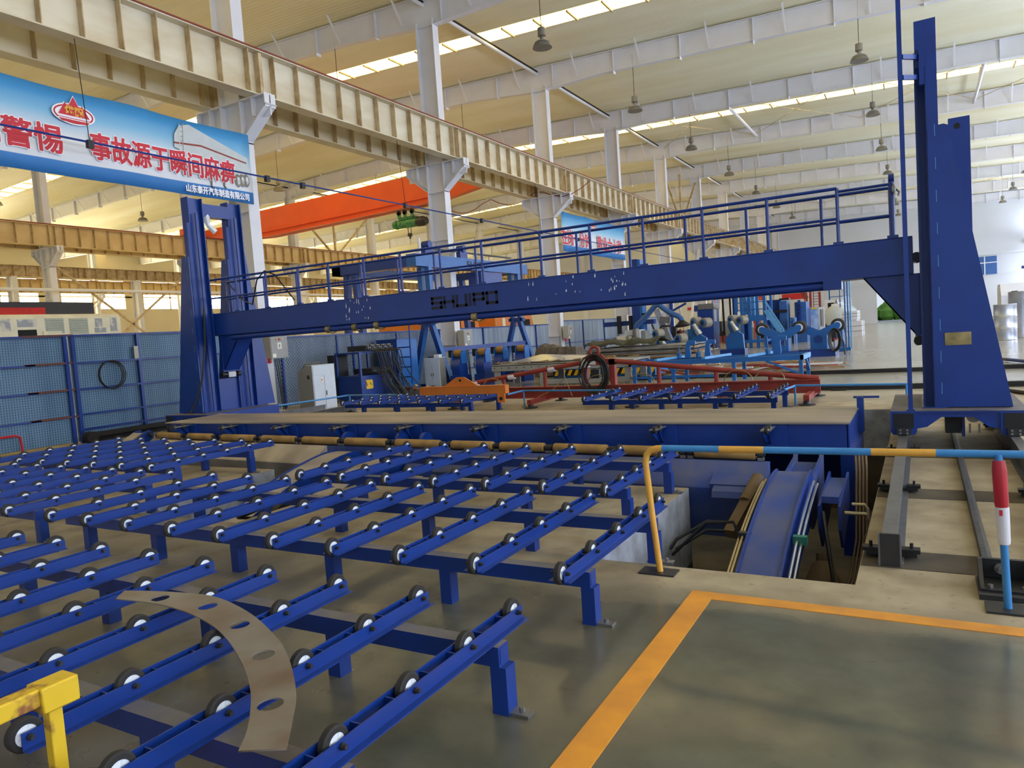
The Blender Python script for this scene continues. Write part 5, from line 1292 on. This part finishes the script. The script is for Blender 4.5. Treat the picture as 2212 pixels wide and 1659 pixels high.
t = thing('work_table', 'light blue open work table frame with loose angle bars, behind the red lifting beam', 'work table', (-4.8, 19.7, 0))
TX0, TX1, TY0, TY1, TZ = -7.1, -2.55, 19.05, 20.4, .66
b = M('blue_light', 'blue_pale'); b.box(TX0, TX1, TY0, TY0 + .08, TZ - .12, TZ); b.box(TX0, TX1, TY1 - .08, TY1, TZ - .12, TZ); b.box(TX0, TX0 + .08, TY0, TY1, TZ - .12, TZ); b.box(TX1 - .08, TX1 + .003, TY0, TY1, TZ - .12, TZ, 1)
b.box(TX0, TX1, (TY0 + TY1) / 2 - .04, (TY0 + TY1) / 2 + .04, TZ - .1, TZ - .02); obj('frame', b, t)
for x in (-6.95, -5.85, -4.25, -2.62):
    for y in (TY0 + .05, TY1 - .05):
        b = M('blue_light'); b.box(x - .045, x + .045, y - .045, y + .045, 0, TZ - .12)
        if x in (-5.85,): b.bar((x, y, .3), (x + .2, y, TZ - .12), .04, .04); b.bar((x, y, .3), (x - .2, y, TZ - .12), .04, .04)
        obj('leg', b, t)
b = M('blue_light'); b.bar((TX1 - .9, TY0 + .04, TZ - .12), (TX1 - .06, TY0 + .04, .18), .05, .05); obj('brace', b, t)
b = M('blue_light'); b.bar((TX1 - .04, TY0 + .7, TZ - .12), (TX1 - .04, TY1 - .06, .2), .05, .05); obj('brace', b, t)
b = M('blue_light'); b.box(TX0, TX1 - 2.2, TY0 + .04, TY0 + .08, .18, .24); obj('stretcher', b, t)
for x in (-6.3, -5.0, -3.9):
    b = M('blue_pale'); b.bar((x, TY0 - .05, TZ + .03), (x + .35, TY1 + .1, TZ + .03), .09, .06); b2_ = single('angle_bar', b, 'pale blue bar laid across the work table, %s' % {-6.3: 'at its end by the sheets', -5.0: 'at its middle', -3.9: 'closest to its braced end'}[x], 'bar', (x, 19.7, TZ))
def hook(x, y, lb, first=[None]):
    if first[0]: return dup(first[0], (x, y, TZ), lb, 'blue clamp hooks')
    t = thing('clamp_hook', lb, 'clamp', (x, y, TZ), 'blue clamp hooks')
    b = M('blue_light'); b.prism([(x - .05, TZ), (x + .1, TZ), (x + .12, TZ + .08), (x + .1, TZ + .3), (x + .12, TZ + .36), (x + .26, TZ + .36), (x + .26, TZ + .46), (x + .06, TZ + .48), (x, TZ + .4)], 'y', y - .05, y + .05); obj('hook', b, t)
    b = M('blue_light', 'dark_steel'); b.lathe((x - .22, y, TZ), (x - .22, y, TZ + .3), [(0, .07), (.14, .07), (.15, .02), (.28, .02)], 12, 0); b.cyl((x + .2, y, TZ + .2), (x + .2, y, TZ + .45), .02, 8, 1); obj('jack_pin', b, t)
    first[0] = t; return t
hook(-5.75, 20.1, 'blue hook clamp on the work table, nearest the sheet stack'); hook(-5.2, 20.1, 'blue hook clamp on the work table, second from the sheet stack'); hook(-3.35, 20.1, 'blue hook clamp at the braced end of the work table')

def rotator(x, y, label, s=1.0):
    t = thing('pipe_rotator', label, 'rotator', (x, y, 0))
    b = M('blue_light', 'blue'); b.box(x - .6, x + .6, y - .5, y + .9, .0, .28, 1); b.box(x - .3, x + .3, y - .25, y + .45, .28, .78, 0); b.cyl((x, y - .3, .66), (x, y - .25, .66), .14, 16, 1); obj('base', b, t)
    for sx in (-1, 1):
        for yy in (y - .2, y + .28):
            b = M('blue_light'); px_ = [(x + sx * .02, .68), (x + sx * .72, 1.02), (x + sx * .78, 1.12), (x + sx * .76, 1.24), (x + sx * .66, 1.28), (x + sx * .5, 1.22), (x, .98), (x - sx * .02, .7)]
            b.prism(px_, 'y', yy, yy + .06); obj('arm', b, t)
        for yy in (y - .12, y + .12):
            b = M('rubber', 'hub_white', 'blue'); b.lathe((x + sx * .68, yy, 1.16), (x + sx * .68, yy + .16, 1.16), [(0, .14), (0, .22), (.02, .25), (.14, .25), (.16, .22), (.16, .14)], 22, 0); b.lathe((x + sx * .68, yy - .005, 1.16), (x + sx * .68, yy + .165, 1.16), [(0, .03), (0, .15), (.17, .15), (.17, .03)], 18, 1); obj('wheel', b, t)
    return t
rotator(-4.75, 29.6, 'blue pipe rotator with black wheels, left of the two beyond the work table')
rr = rotator(aty(1770, 740, 30.3).x, 30.3, 'blue pipe rotator with hoses hung on it beside the tall blue frame')
b = M('black_hose'); 
for k in range(5): b.tube([(-2.85 + (.14 + .02 * k) * cos(a * pi / 8), 29.7 - .02 * k, .62 + (.36 + .02 * k) * sin(a * pi / 8)) for a in range(16)], .022, 6, closed=True)
b.tube([(-2.7, 29.7, .9), (-2.55, 29.7, .5), (-2.5, 29.6, .05)], .03, 6); obj('hose', b, rr)

def grey_roll(x, y, h, label, tall, first={}):
    if tall in first: return dup(first[tall], (x, y, 0), label, 'grey wheel rollers')
    t = thing('turning_stand', label, 'turning stand', (x, y, 0), 'grey wheel rollers')
    b = M('blue_light', 'blue'); b.box(x - .5, x + .6, y - .3, y + .4, 0, .3, 1)
    if tall: b.prism([(x - .25, .3), (x + .55, .3), (x + .5, h - .7), (x + .2, h - .5), (x + .16, h - .2), (x + .1, h), (x - .12, h), (x - .16, h - .3), (x - .05, h - .6), (x - .3, h - .9)], 'y', y - .1, y + .1)
    else: b.prism([(x - .1, .3), (x + .6, .3), (x + .6, h - .25), (x + .3, h - .28), (x, h - .1), (x - .15, h + .02), (x - .3, h - .02), (x - .2, h - .3)], 'y', y - .1, y + .1)
    obj('stand', b, t)
    for dx, dz in (((-.02, 0), (.4, -.06)) if tall else ((-.2, .05), (.75, -.2))):
        b = M('wheel_grey', 'blue_light', 'lug_hole'); b.lathe((x + dx, y - .1, h + dz), (x + dx + .2, y + .25, h + dz), [(0, .05), (0, .17), (.02, .2), (.36, .2), (.38, .17)], 20, 0); b.lathe((x + dx - .02, y - .13, h + dz), (x + dx, y - .1, h + dz), [(0, .02), (0, .13), (.03, .15)], 14, 1); b.lathe((x + dx - .03, y - .15, h + dz), (x + dx - .02, y - .13, h + dz), [(0, .02), (0, .06), (.02, .06)], 12, 2); obj('wheel', b, t)
    b = M('bright_steel', 'dark_steel'); b.lathe((x + .05, y - .28, h - .1), (x + .3, y - .3, h - .55), [(0, .08), (.1, .1), (.3, .1), (.32, .12), (.5, .12), (.52, .05)], 12, 0); obj('gear_motor', b, t)
    first[tall] = t; return t
def gp(px, py): p = atz(px, py, 0); return p.x, p.y
grey_roll(aty(1428, 745, 28.9).x, 28.9, 1.22, 'low blue turning stand with pale wheels beside the sheet stack', False)
grey_roll(aty(1502, 745, 30.4).x, 30.4, 1.65, 'tall blue C shaped turning stand with pale wheels, left of the blue column box', True)
grey_roll(aty(1582, 745, 33.8).x, 33.8, 1.65, 'tall blue C shaped turning stand with pale wheels, under the ladder frames', True)

t = thing('welding_column', 'blue box column of a welding machine with a grey cap, behind the turning stands', 'welding machine', (-10, 42, 0))
b = M('blue_light', 'blue', 'duct_blue', 'steel'); q = pb(b, 1508, 1541, 668, 752, 41.5, 1.4, 1, True); pb(b, 1508, 1541, 656, 669, 41.5, 1.4, 3); b.box(q[1], q[1] + .02, 41.5, 42.9, .9, 4.0, 0); obj('body', b, t)
b = M('hub_white', 'indicator_red'); b.box(q[1] + .02, q[1] + .03, 41.7, 42.3, 1.6, 3.0, 0); b.box(q[1] + .03, q[1] + .035, 41.75, 42.25, 2.6, 2.9, 1); obj('sign_plate', b, t)
b = M('black'); b.tube([(q[1] + .5, 42, .8), (q[1] + .45, 42, 4.5)], .06, 6); b.tube([(q[1] + .9, 42, .5), (q[1] + .85, 42, 4.5)], .05, 6); obj('cable_chain', b, t)
t = thing('platform_frame', 'blue welding platform frame with ladders and a stair, in the middle of the far shop', 'platform', (-7, 43, 0))
Yp = 41.0
for px in (1588, 1600, 1617, 1634, 1650):
    b = M('blue_light'); p0, p1 = pt(px, 640, Yp), pt(px, 740, Yp); b.box(p0.x - .08, p0.x + .08, Yp, Yp + .16, 0, p0.z + 1.5); obj('post', b, t)
    b = M('blue_light'); b.box(p0.x - .06, p0.x + .06, Yp + 2, Yp + 2.12, 0, p0.z + 1.3); obj('post', b, t)
b = M('blue_light', 'blue'); pb(b, 1591, 1651, 682, 694, Yp - .05, 2.3); pb(b, 1586, 1652, 735, 741, Yp - .05, 2.3); pb(b, 1590, 1652, 668, 670, Yp - .05, .1); pb(b, 1590, 1652, 652, 654, Yp - .05, .1); obj('deck', b, t)
b = M('blue', 'blue_pale'); pb(b, 1603, 1612, 640, 680, Yp + .8, .5, 1); pb(b, 1620, 1630, 640, 690, Yp + .8, .5, 1); pb(b, 1604, 1616, 696, 736, Yp + .8, .5, 0); pb(b, 1582, 1590, 640, 690, Yp + .3, .5, 0); obj('machine_column', b, t)
b = M('blue_pale'); pa, pc = pt(1653, 652, Yp), pt(1692, 712, Yp); pa2, pc2 = pt(1653, 670, Yp), pt(1690, 724, Yp)
b.bar(pa, pc, .08, .1); b.bar(pa2, pc2, .1, .2); b.bar(pa2 + Vector((0, .8, 0)), pc2 + Vector((0, .8, 0)), .1, .2)
for k in range(8): p = pa2 + (pc2 - pa2) * (k / 8); b.box(p.x - .12, p.x + .12, Yp, Yp + .8, p.z - .02, p.z)
b.cyl(pt(1692, 712, Yp), Vector((pc.x, pc.y, 0)), .05, 6); obj('stair', b, t)
b = M('hub_white'); pb(b, 1593, 1599, 674, 684, Yp - .08, .02); obj('notice', b, t)
t = thing('press_machine', 'dark blue press column with cylinders behind the stair', 'press', (-6, 46, 0))
b = M('blue', 'duct_blue', 'black'); pb(b, 1653, 1688, 648, 700, 45.5, 2, 0, True); pb(b, 1684, 1700, 650, 712, 45.2, 1.2, 1, True); pb(b, 1655, 1700, 670, 676, 45.1, .2, 2); pb(b, 1683, 1704, 644, 648, 45.2, .6, 2); obj('body', b, t)
t = thing('slotted_column', 'dark blue slotted column left of the red post', 'machine column', (-4.8, 46, 0))
b = M('duct_blue', 'blue', 'void'); pb(b, 1717, 1742, 652, 712, 46, 1.5, 0, True); pb(b, 1724, 1730, 648, 716, 45.8, .2, 1)
for py in (658, 666, 674): pb(b, 1725, 1727, py, py + 5, 45.78, .02, 2)
obj('body', b, t)
b = M('blue_light'); 
for py in (690, 697, 704): pb(b, 1709, 1716, py, py + 4, 44.3, .8)
pb(b, 1708, 1709.5, 686, 716, 44.3, .8, 0, True); pb(b, 1715.5, 1717, 686, 716, 44.3, .8, 0, True); single('drawer_rack', b, 'narrow blue rack between the press and the slotted column', 'rack', (-5, 46, 0))
t = thing('red_scaffold', 'red steel post frame with ladder behind the information sign', 'frame', (-5, 52, 0))
b = M('rail_red'); pb(b, 1741, 1745, 632, 705, 52, .2, 0, True); pb(b, 1748, 1753, 630, 665, 52.5, .2, 0, True); p, q_ = pt(1734, 630, 52), pt(1742, 645, 52); b.bar(p, q_, .2, .3); obj('post', b, t)
b = M('rail_red'); 
for py in range(633, 664, 6): pb(b, 1757, 1768, py, py + 1.2, 53, .05)
pb(b, 1756.5, 1758, 628, 668, 53, .1, 0, True); pb(b, 1768, 1773, 630, 662, 53, .3, 0, True); obj('ladder', b, t)
b = M('red_cloth'); q = pb(b, 1690, 1738, 634, 647, 56, .05); b.cyl((q[0], 56.02, 0), (q[0], 56.02, q[3]), .04, 6); b.cyl((q[1], 56.02, 0), (q[1], 56.02, q[3]), .04, 6); single('red_banner', b, 'red cloth banner in the distance left of the red posts', 'banner', (-8, 56, 3))
b = M('red_cloth', 'text_gold'); q = pb(b, 1624, 1649, 640, 649, 50, .05); b.cyl((q[0] + .1, 50.03, 0), (q[0] + .1, 50.03, q[3]), .04, 6); 
for px in (1629, 1635, 1641): pb(b, px, px + 3, 643, 646, 49.95, .02, 1)
single('red_sign', b, 'small red sign with gold marks above the blue platform', 'sign', (-9, 50, 3))
t = thing('info_board', 'free standing information board with a blue picture panel and a text panel', 'sign board', (-5, 47.4, 0))
b = M('stone_poster', 'tape_white', 'stripe_yellow'); q = pb(b, 1751, 1768, 663, 716, 47.4, .06, 0); pb(b, 1770, 1781, 663, 716, 47.5, .06, 1); pb(b, 1753, 1765, 664, 668, 47.38, .02, 2); obj('panel', b, t)
b = M('lamp_grey'); pb(b, 1772, 1775, 668, 705, 47.48, .01); pb(b, 1777, 1778.5, 668, 705, 47.48, .01); obj('text_column', b, t)
b = M('steel'); b.box(q[0], q[0] + .08, 47.4, 47.5, 0, .6); b.box(q[1] + .5, q[1] + .58, 47.4, 47.5, 0, .6); obj('foot', b, t)
t = thing('guide_mast', 'tall light blue upright guide frame with an angle foot standing on the open floor', 'frame', (-2.5, 33, 0))
b = M('blue_light', 'blue_pale'); 
for px in (1823, 1829, 1834.5): pb(b, px, px + 3.2, 560, 752, 33, .12, 0 if px < 1830 else 1, False)
pb(b, 1799, 1838, 751, 758, 33, .5, 0); b.bar(pt(1822, 742, 33), pt(1826, 752, 33), .1, .1); pb(b, 1790, 1793, 620, 648, 33.5, .1); pb(b, 1813, 1815, 622, 664, 33.5, .1); pb(b, 1790, 1823, 640, 641.5, 33.5, .06); obj('upright', b, t)
b = M('duct_blue', 'black', 'hub_white', 'tape_red'); pb(b, 1800, 1820, 705, 735, 36, .8, 0, True); pb(b, 1796, 1806, 708, 738, 35.5, .3, 1); pb(b, 1803, 1811, 731, 752, 33.6, .2, 2); pb(b, 1800, 1809, 731, 734, 33.58, .02, 3); single('machine_cart', b, 'small dark machine cart at the foot of the tall blue frame', 'cart', (-3.2, 36, 0))
t = thing('box_stack', 'stack of white boxes in front of the grey tank trailer', 'boxes', (-4, 53, 0))
for (a, c, d, e, y) in ((1828, 1862, 694, 727, 52), (1818, 1851, 672, 694, 53), (1838, 1852, 671, 690, 52.6)):
    b = M('tape_white', 'lamp_grey'); q = pb(b, a, c, d, e, y, 2.5, 0); 
    for k in (1, 2): zq = q[2] + (q[3] - q[2]) * k / 3; b.box(q[0], q[1] + .01, y - .01, y + 2.5, zq, zq + .03, 1)
    for k in (1, 2, 3): b.box(q[1], q[1] + .012, y + .6 * k, y + .6 * k + .03, q[2], q[3], 1)
    obj('box_row', b, t)
def tanker(x, y0, y1, label, r=1.0):
    t = thing('tank_trailer', label, 'tanker', (x, (y0 + y1) / 2, 0))
    b = M('tank_grey'); L = y1 - y0; b.lathe((x, y0, 1.25), (x, y1, 1.25), [(0, .02), (.05, r * .6), (.2, r * .88), (.5, r), (L - .5, r), (L - .2, r * .88), (L, .02)], 28); obj('tank', b, t)
    b = M('white_steel', 'steel'); b.box(x - .4, x + .4, y0 + 1, y1 - 1, 2.2, 2.35)
    for k in range(5): b.lathe((x, y0 + 1.4 + k * (L - 2.8) / 4, 2.3), (x, y0 + 1.4 + k * (L - 2.8) / 4, 2.7), [(0, .25), (.2, .25), (.22, .12), (.4, .12)], 12, 1)
    for k in range(6): b.cyl((x + .5, y0 + 1 + k * (L - 2) / 5, 2.1), (x + .5, y0 + 1 + k * (L - 2) / 5, 2.9), .03, 6)
    b.cyl((x + .5, y0 + 1, 2.9), (x + .5, y1 - 1, 2.9), .03, 6); obj('walkway', b, t)
    b = M('black', 'crane_orange'); b.box(x - .8, x + .8, y0 + .5, y1 - .5, .25, .45, 1)
    for k in range(3): b.cyl((x - 1, y1 - 2 - 1.3 * k, .4), (x + 1, y1 - 2 - 1.3 * k, .4), .4, 16, 0)
    obj('chassis', b, t); return t
tanker(-6.2, 66, 76, 'pale grey tank trailer nearest the white boxes'); tanker(-7.4, 82, 93, 'pale tank trailer beyond the nearest one, by the far doorway', 1.1)
b = M('white_steel', 'void', 'black'); b.box(-8.3, -6.1, 78, 80.5, .7, 2.9); b.box(-6.1, -6.08, 78.4, 79.4, 1.7, 2.5, 1); b.box(-8, -6.4, 77.98, 78, 1.7, 2.6, 1)
for y in (78.6, 80): b.cyl((-8.3, y, .45), (-6.1, y, .45), .45, 14, 2)
single('truck_cab', b, 'white truck cab between the two pale tank trailers', 'truck', (-7.2, 79, 0))

# extraction arm, welders, column with boom
t = thing('fume_arm', 'blue flexible fume extraction arm with a dark hood over the turning stands', 'extraction arm', (-10.5, 33, 0))
Ye = 33.0; P = lambda px, py: pt(px, py, Ye)
b = M('duct_blue', 'black'); b.tube([P(1373, 709), P(1378, 700), P(1388, 692), P(1400, 679), P(1412, 664), P(1418, 659), P(1424, 659), P(1432, 665), P(1445, 674), P(1457, 680), P(1465, 683), P(1471, 688), P(1473, 693)], .125, 10, 0); obj('duct', b, t)
h = P(1473, 693); b = M('black', 'lamp_grey'); b.lathe(h, h + Vector((.05, -.05, -.35)), [(0, .13), (.08, .2), (.2, .36), (.24, .36)], 16, 0); obj('hood', b, t)
p = P(1373, 710); b = M('lamp_grey'); b.cyl((p.x, p.y, 0), p, .16, 12); obj('stand_pipe', b, t)
t = thing('welder_cabinet', 'white welding power cabinet under the fume arm', 'welder', (-11, 34, 0))
b = M('cabinet_white', 'duct_blue', 'cabinet_grey'); pb(b, 1350, 1382, 713, 745, 33.6, .8, 0, True); pb(b, 1382, 1394, 714, 738, 33.8, .6, 2, True); obj('case', b, t)
b = M('duct_blue', 'black', 'indicator_white'); pb(b, 1357, 1371, 724, 747, 33.2, .4, 0, True); pb(b, 1358, 1365, 725, 745, 33.18, .02, 2); pb(b, 1332, 1352, 726, 742, 33.4, .5, 2, True); obj('front_unit', b, t)
t = thing('boom_column', 'blue upright column with a horizontal boom and dark cable chain, behind the white welder', 'welding column', (-12, 36, 0))
b = M('blue_light', 'blue'); pb(b, 1363, 1380, 560, 713, 36, .6, 1, True); pb(b, 1380, 1386, 560, 713, 36, .6, 0, True); obj('column', b, t)
b = M('blue', 'black', 'white_steel'); pb(b, 1303, 1362, 695, 705, 36.2, .5, 0); pb(b, 1333, 1340, 683, 722, 35.9, .2, 1); pb(b, 1332, 1357, 664, 681, 36.3, .8, 2); pb(b, 1358, 1363, 682, 713, 35.9, .3, 1); pb(b, 1388, 1412, 690, 700, 36, .4, 0); pb(b, 1386, 1402, 676, 680, 36, .4, 1); obj('boom', b, t)
t = thing('linear_slide', 'bright inclined slide rail of the welding robot next to the fume arm', 'slide rail', (-9.6, 35, 0))
b = M('bright_steel', 'steel'); s0, s1 = pt(1419, 668, 35), pt(1448, 738, 35); s1 = s0 + (s1 - s0) * (s0.z / (s0.z - s1.z)); b.bar(s0, s1, .3, .25, 0, (0, 1, 0)); b.bar(pt(1426, 690, 34.8), pt(1448, 692, 34.8), .2, .3, 1); obj('rail', b, t)
b = M('black_hose', 'black'); b.tube([pt(1408, 700, 34.6), pt(1414, 714, 34.6), pt(1424, 714, 34.6), pt(1430, 704, 34.6), pt(1450, 704, 34.6)], .05, 6); pb(b, 1452, 1460, 705, 728, 34.6, .3, 1); obj('torch_cable', b, t)
b = M('white_steel', 'blue'); pb(b, 1447, 1453, 650, 725, 37, .2, 1, True); pb(b, 1439, 1448, 655, 722, 37.2, .3, 0, True); b.bar(pt(1452, 672, 37), pt(1482, 655, 37), .1, .1, 1); single('blue_post', b, 'slim blue post with a raking brace behind the slide rail', 'post', (-10, 37, 0))
b = M('rail_red', 'black'); pb(b, 1462, 1478, 714, 732, 33.5, .6, 1, False); b.tube([pt(1468, 712, 33.4), pt(1476, 722, 33.4), pt(1484, 738, 33.4), pt(1478, 742, 33.4)], .07, 6, 0); pb(b, 1460, 1478, 728, 750, 33.6, .5, 1, True); single('torch_reel', b, 'dark torch stand with red brown hoses between the turning stands', 'hose stand', (-8.6, 33.6, 0))
b = M('wall_white', 'text_red', 'blue'); pb(b, 1483, 1498, 659, 672, 60, .1, 0); pb(b, 1485, 1495, 664, 670, 59.95, .02, 1); pb(b, 1499, 1508, 660, 673, 60, .1, 2); single('wall_sign', b, 'white sign with a red emblem on the distant wall left of the blue column box', 'sign', (-16, 60, 3))
random.seed(9)
b = M('cabinet_grey', 'wood', 'blue_light', 'red_oxide', 'dark_steel')
for k in range(36):
    x = random.uniform(-15.5, -9.6); y = random.uniform(51, 62); s = random.uniform(.3, 1.1); b.box(x, x + s, y, y + s, 0, random.uniform(.4, 1.6), random.randrange(5))
tag(obj('shop_clutter', b, None, (-12, 55, 0)), 'low jumble of parts and crates on the far shop floor', 'clutter', None, 'stuff')
b = M('red_oxide', 'wood', 'steel', 'tape_white')
for k in range(40):
    x = random.uniform(-7.4, -3.5); y = random.uniform(22.0, 24.5); b.bar((x, y, .03 + .2 * random.random()), (x + random.uniform(.8, 1.8), y + random.uniform(-.2, .2), .03 + .2 * random.random()), .08, .05, random.randrange(4))
tag(obj('bar_pile', b, None, (-5.5, 23, 0)), 'pile of rusty bars and cuttings on the floor under the light blue work table', 'metal bars', None, 'stuff')
# right side beyond the big tower
def drum_stack(x, y, n, label, r=.42, h=.5):
    t = thing('drum_stack', label, 'steel drums', (x, y, 0))
    for k in range(n): b = M('galv'); b.lathe((x, y, k * h), (x, y, k * h + h), [(0, .02), (0, r - .01), (.02, r), (.04, r - .01), (h - .04, r - .01), (h - .02, r), (h - .002, r - .01), (h - .002, .02)], 28); obj('ring', b, t)
drum_stack(3.05, 36.6, 3, 'shiny stack of steel rings right beside the big tower edge'); drum_stack(3.95, 38.6, 1, 'taller shiny steel cylinder behind the stack of rings', .62, 2.0)
b = M('galv', 'lamp_grey')
for (x, y, r) in ((5.2, 41, .5), (6.2, 42, .52)): b.lathe((x, y, .62), (x + .2, y + 1.6, .62), [(0, .02), (0, r), (1.6, r), (1.6, .02)], 24, 0); b.box(x - .4, x + .6, y, y + 1.4, 0, .14, 1)
single('steel_shell', b, 'bright steel cylinder shells lying at the right edge of the picture', 'cylinder', (5.6, 42, 0))
t = thing('white_cab', 'white vehicle cab shell behind the shiny steel cylinders', 'cab', (4.6, 46, 0))
b = M('white_steel', 'void'); b.prism([(45, .3), (47.2, .3), (47.2, 2.3), (46.8, 2.5), (45.5, 2.5), (45, 1.9)], 'x', 3.6, 5.6); obj('shell', b, t)
b = M('void'); 
for x in (3.9, 4.7): b.prism([(x, 1.5), (x + .5, 1.5), (x + .4, 2.1), (x + .15, 2.1)], 'y', 44.96, 45.2)
obj('cutout', b, t)
b = M('blue_light', 'blue', 'steel'); b.box(6.4, 8.2, 47, 49, .2, 1.2, 0); b.box(6.2, 8.4, 46.8, 48, 1.2, 2.0, 0); b.box(5.9, 6.2, 48, 48.3, 0, 3.4, 1); b.box(4.8, 6.1, 48, 48.2, 3.3, 3.45, 1); single('blue_machine', b, 'blue forming machine with an arm at the right edge of the picture', 'machine', (7, 48, 0))
b = M('red_cloth'); b.plate([(5.3, 47.6, 3.55), (6.6, 47.6, 3.75), (6.6, 47.6, 4.2), (5.5, 47.6, 4.0)], (0, .02, 0)); b.cyl((5.2, 47.62, 3.6), (6.7, 47.62, 3.8), .03, 6); single('red_flag', b, 'small red flag above the blue machine at the right edge', 'flag', (6, 47.6, 3.6))
b = M('blue', 'hose_brown'); p, q = atz(2160, 775, .06), atz(2230, 782, .06); b.cyl(p, q, .045, 8, 0); b.cyl(p, p + (q - p) * .25, .046, 8, 1); single('floor_bar', b, 'thin blue and brown bar lying on the open floor right of the tower', 'bar', p)
b = M('black_hose'); b.tube([atz(2140, 838, .03), atz(2180, 844, .03), atz(2240, 852, .03)], .04, 6); single('floor_cable', b, 'black cable on the floor running right from the tower foot', 'cable', atz(2180, 844, 0))
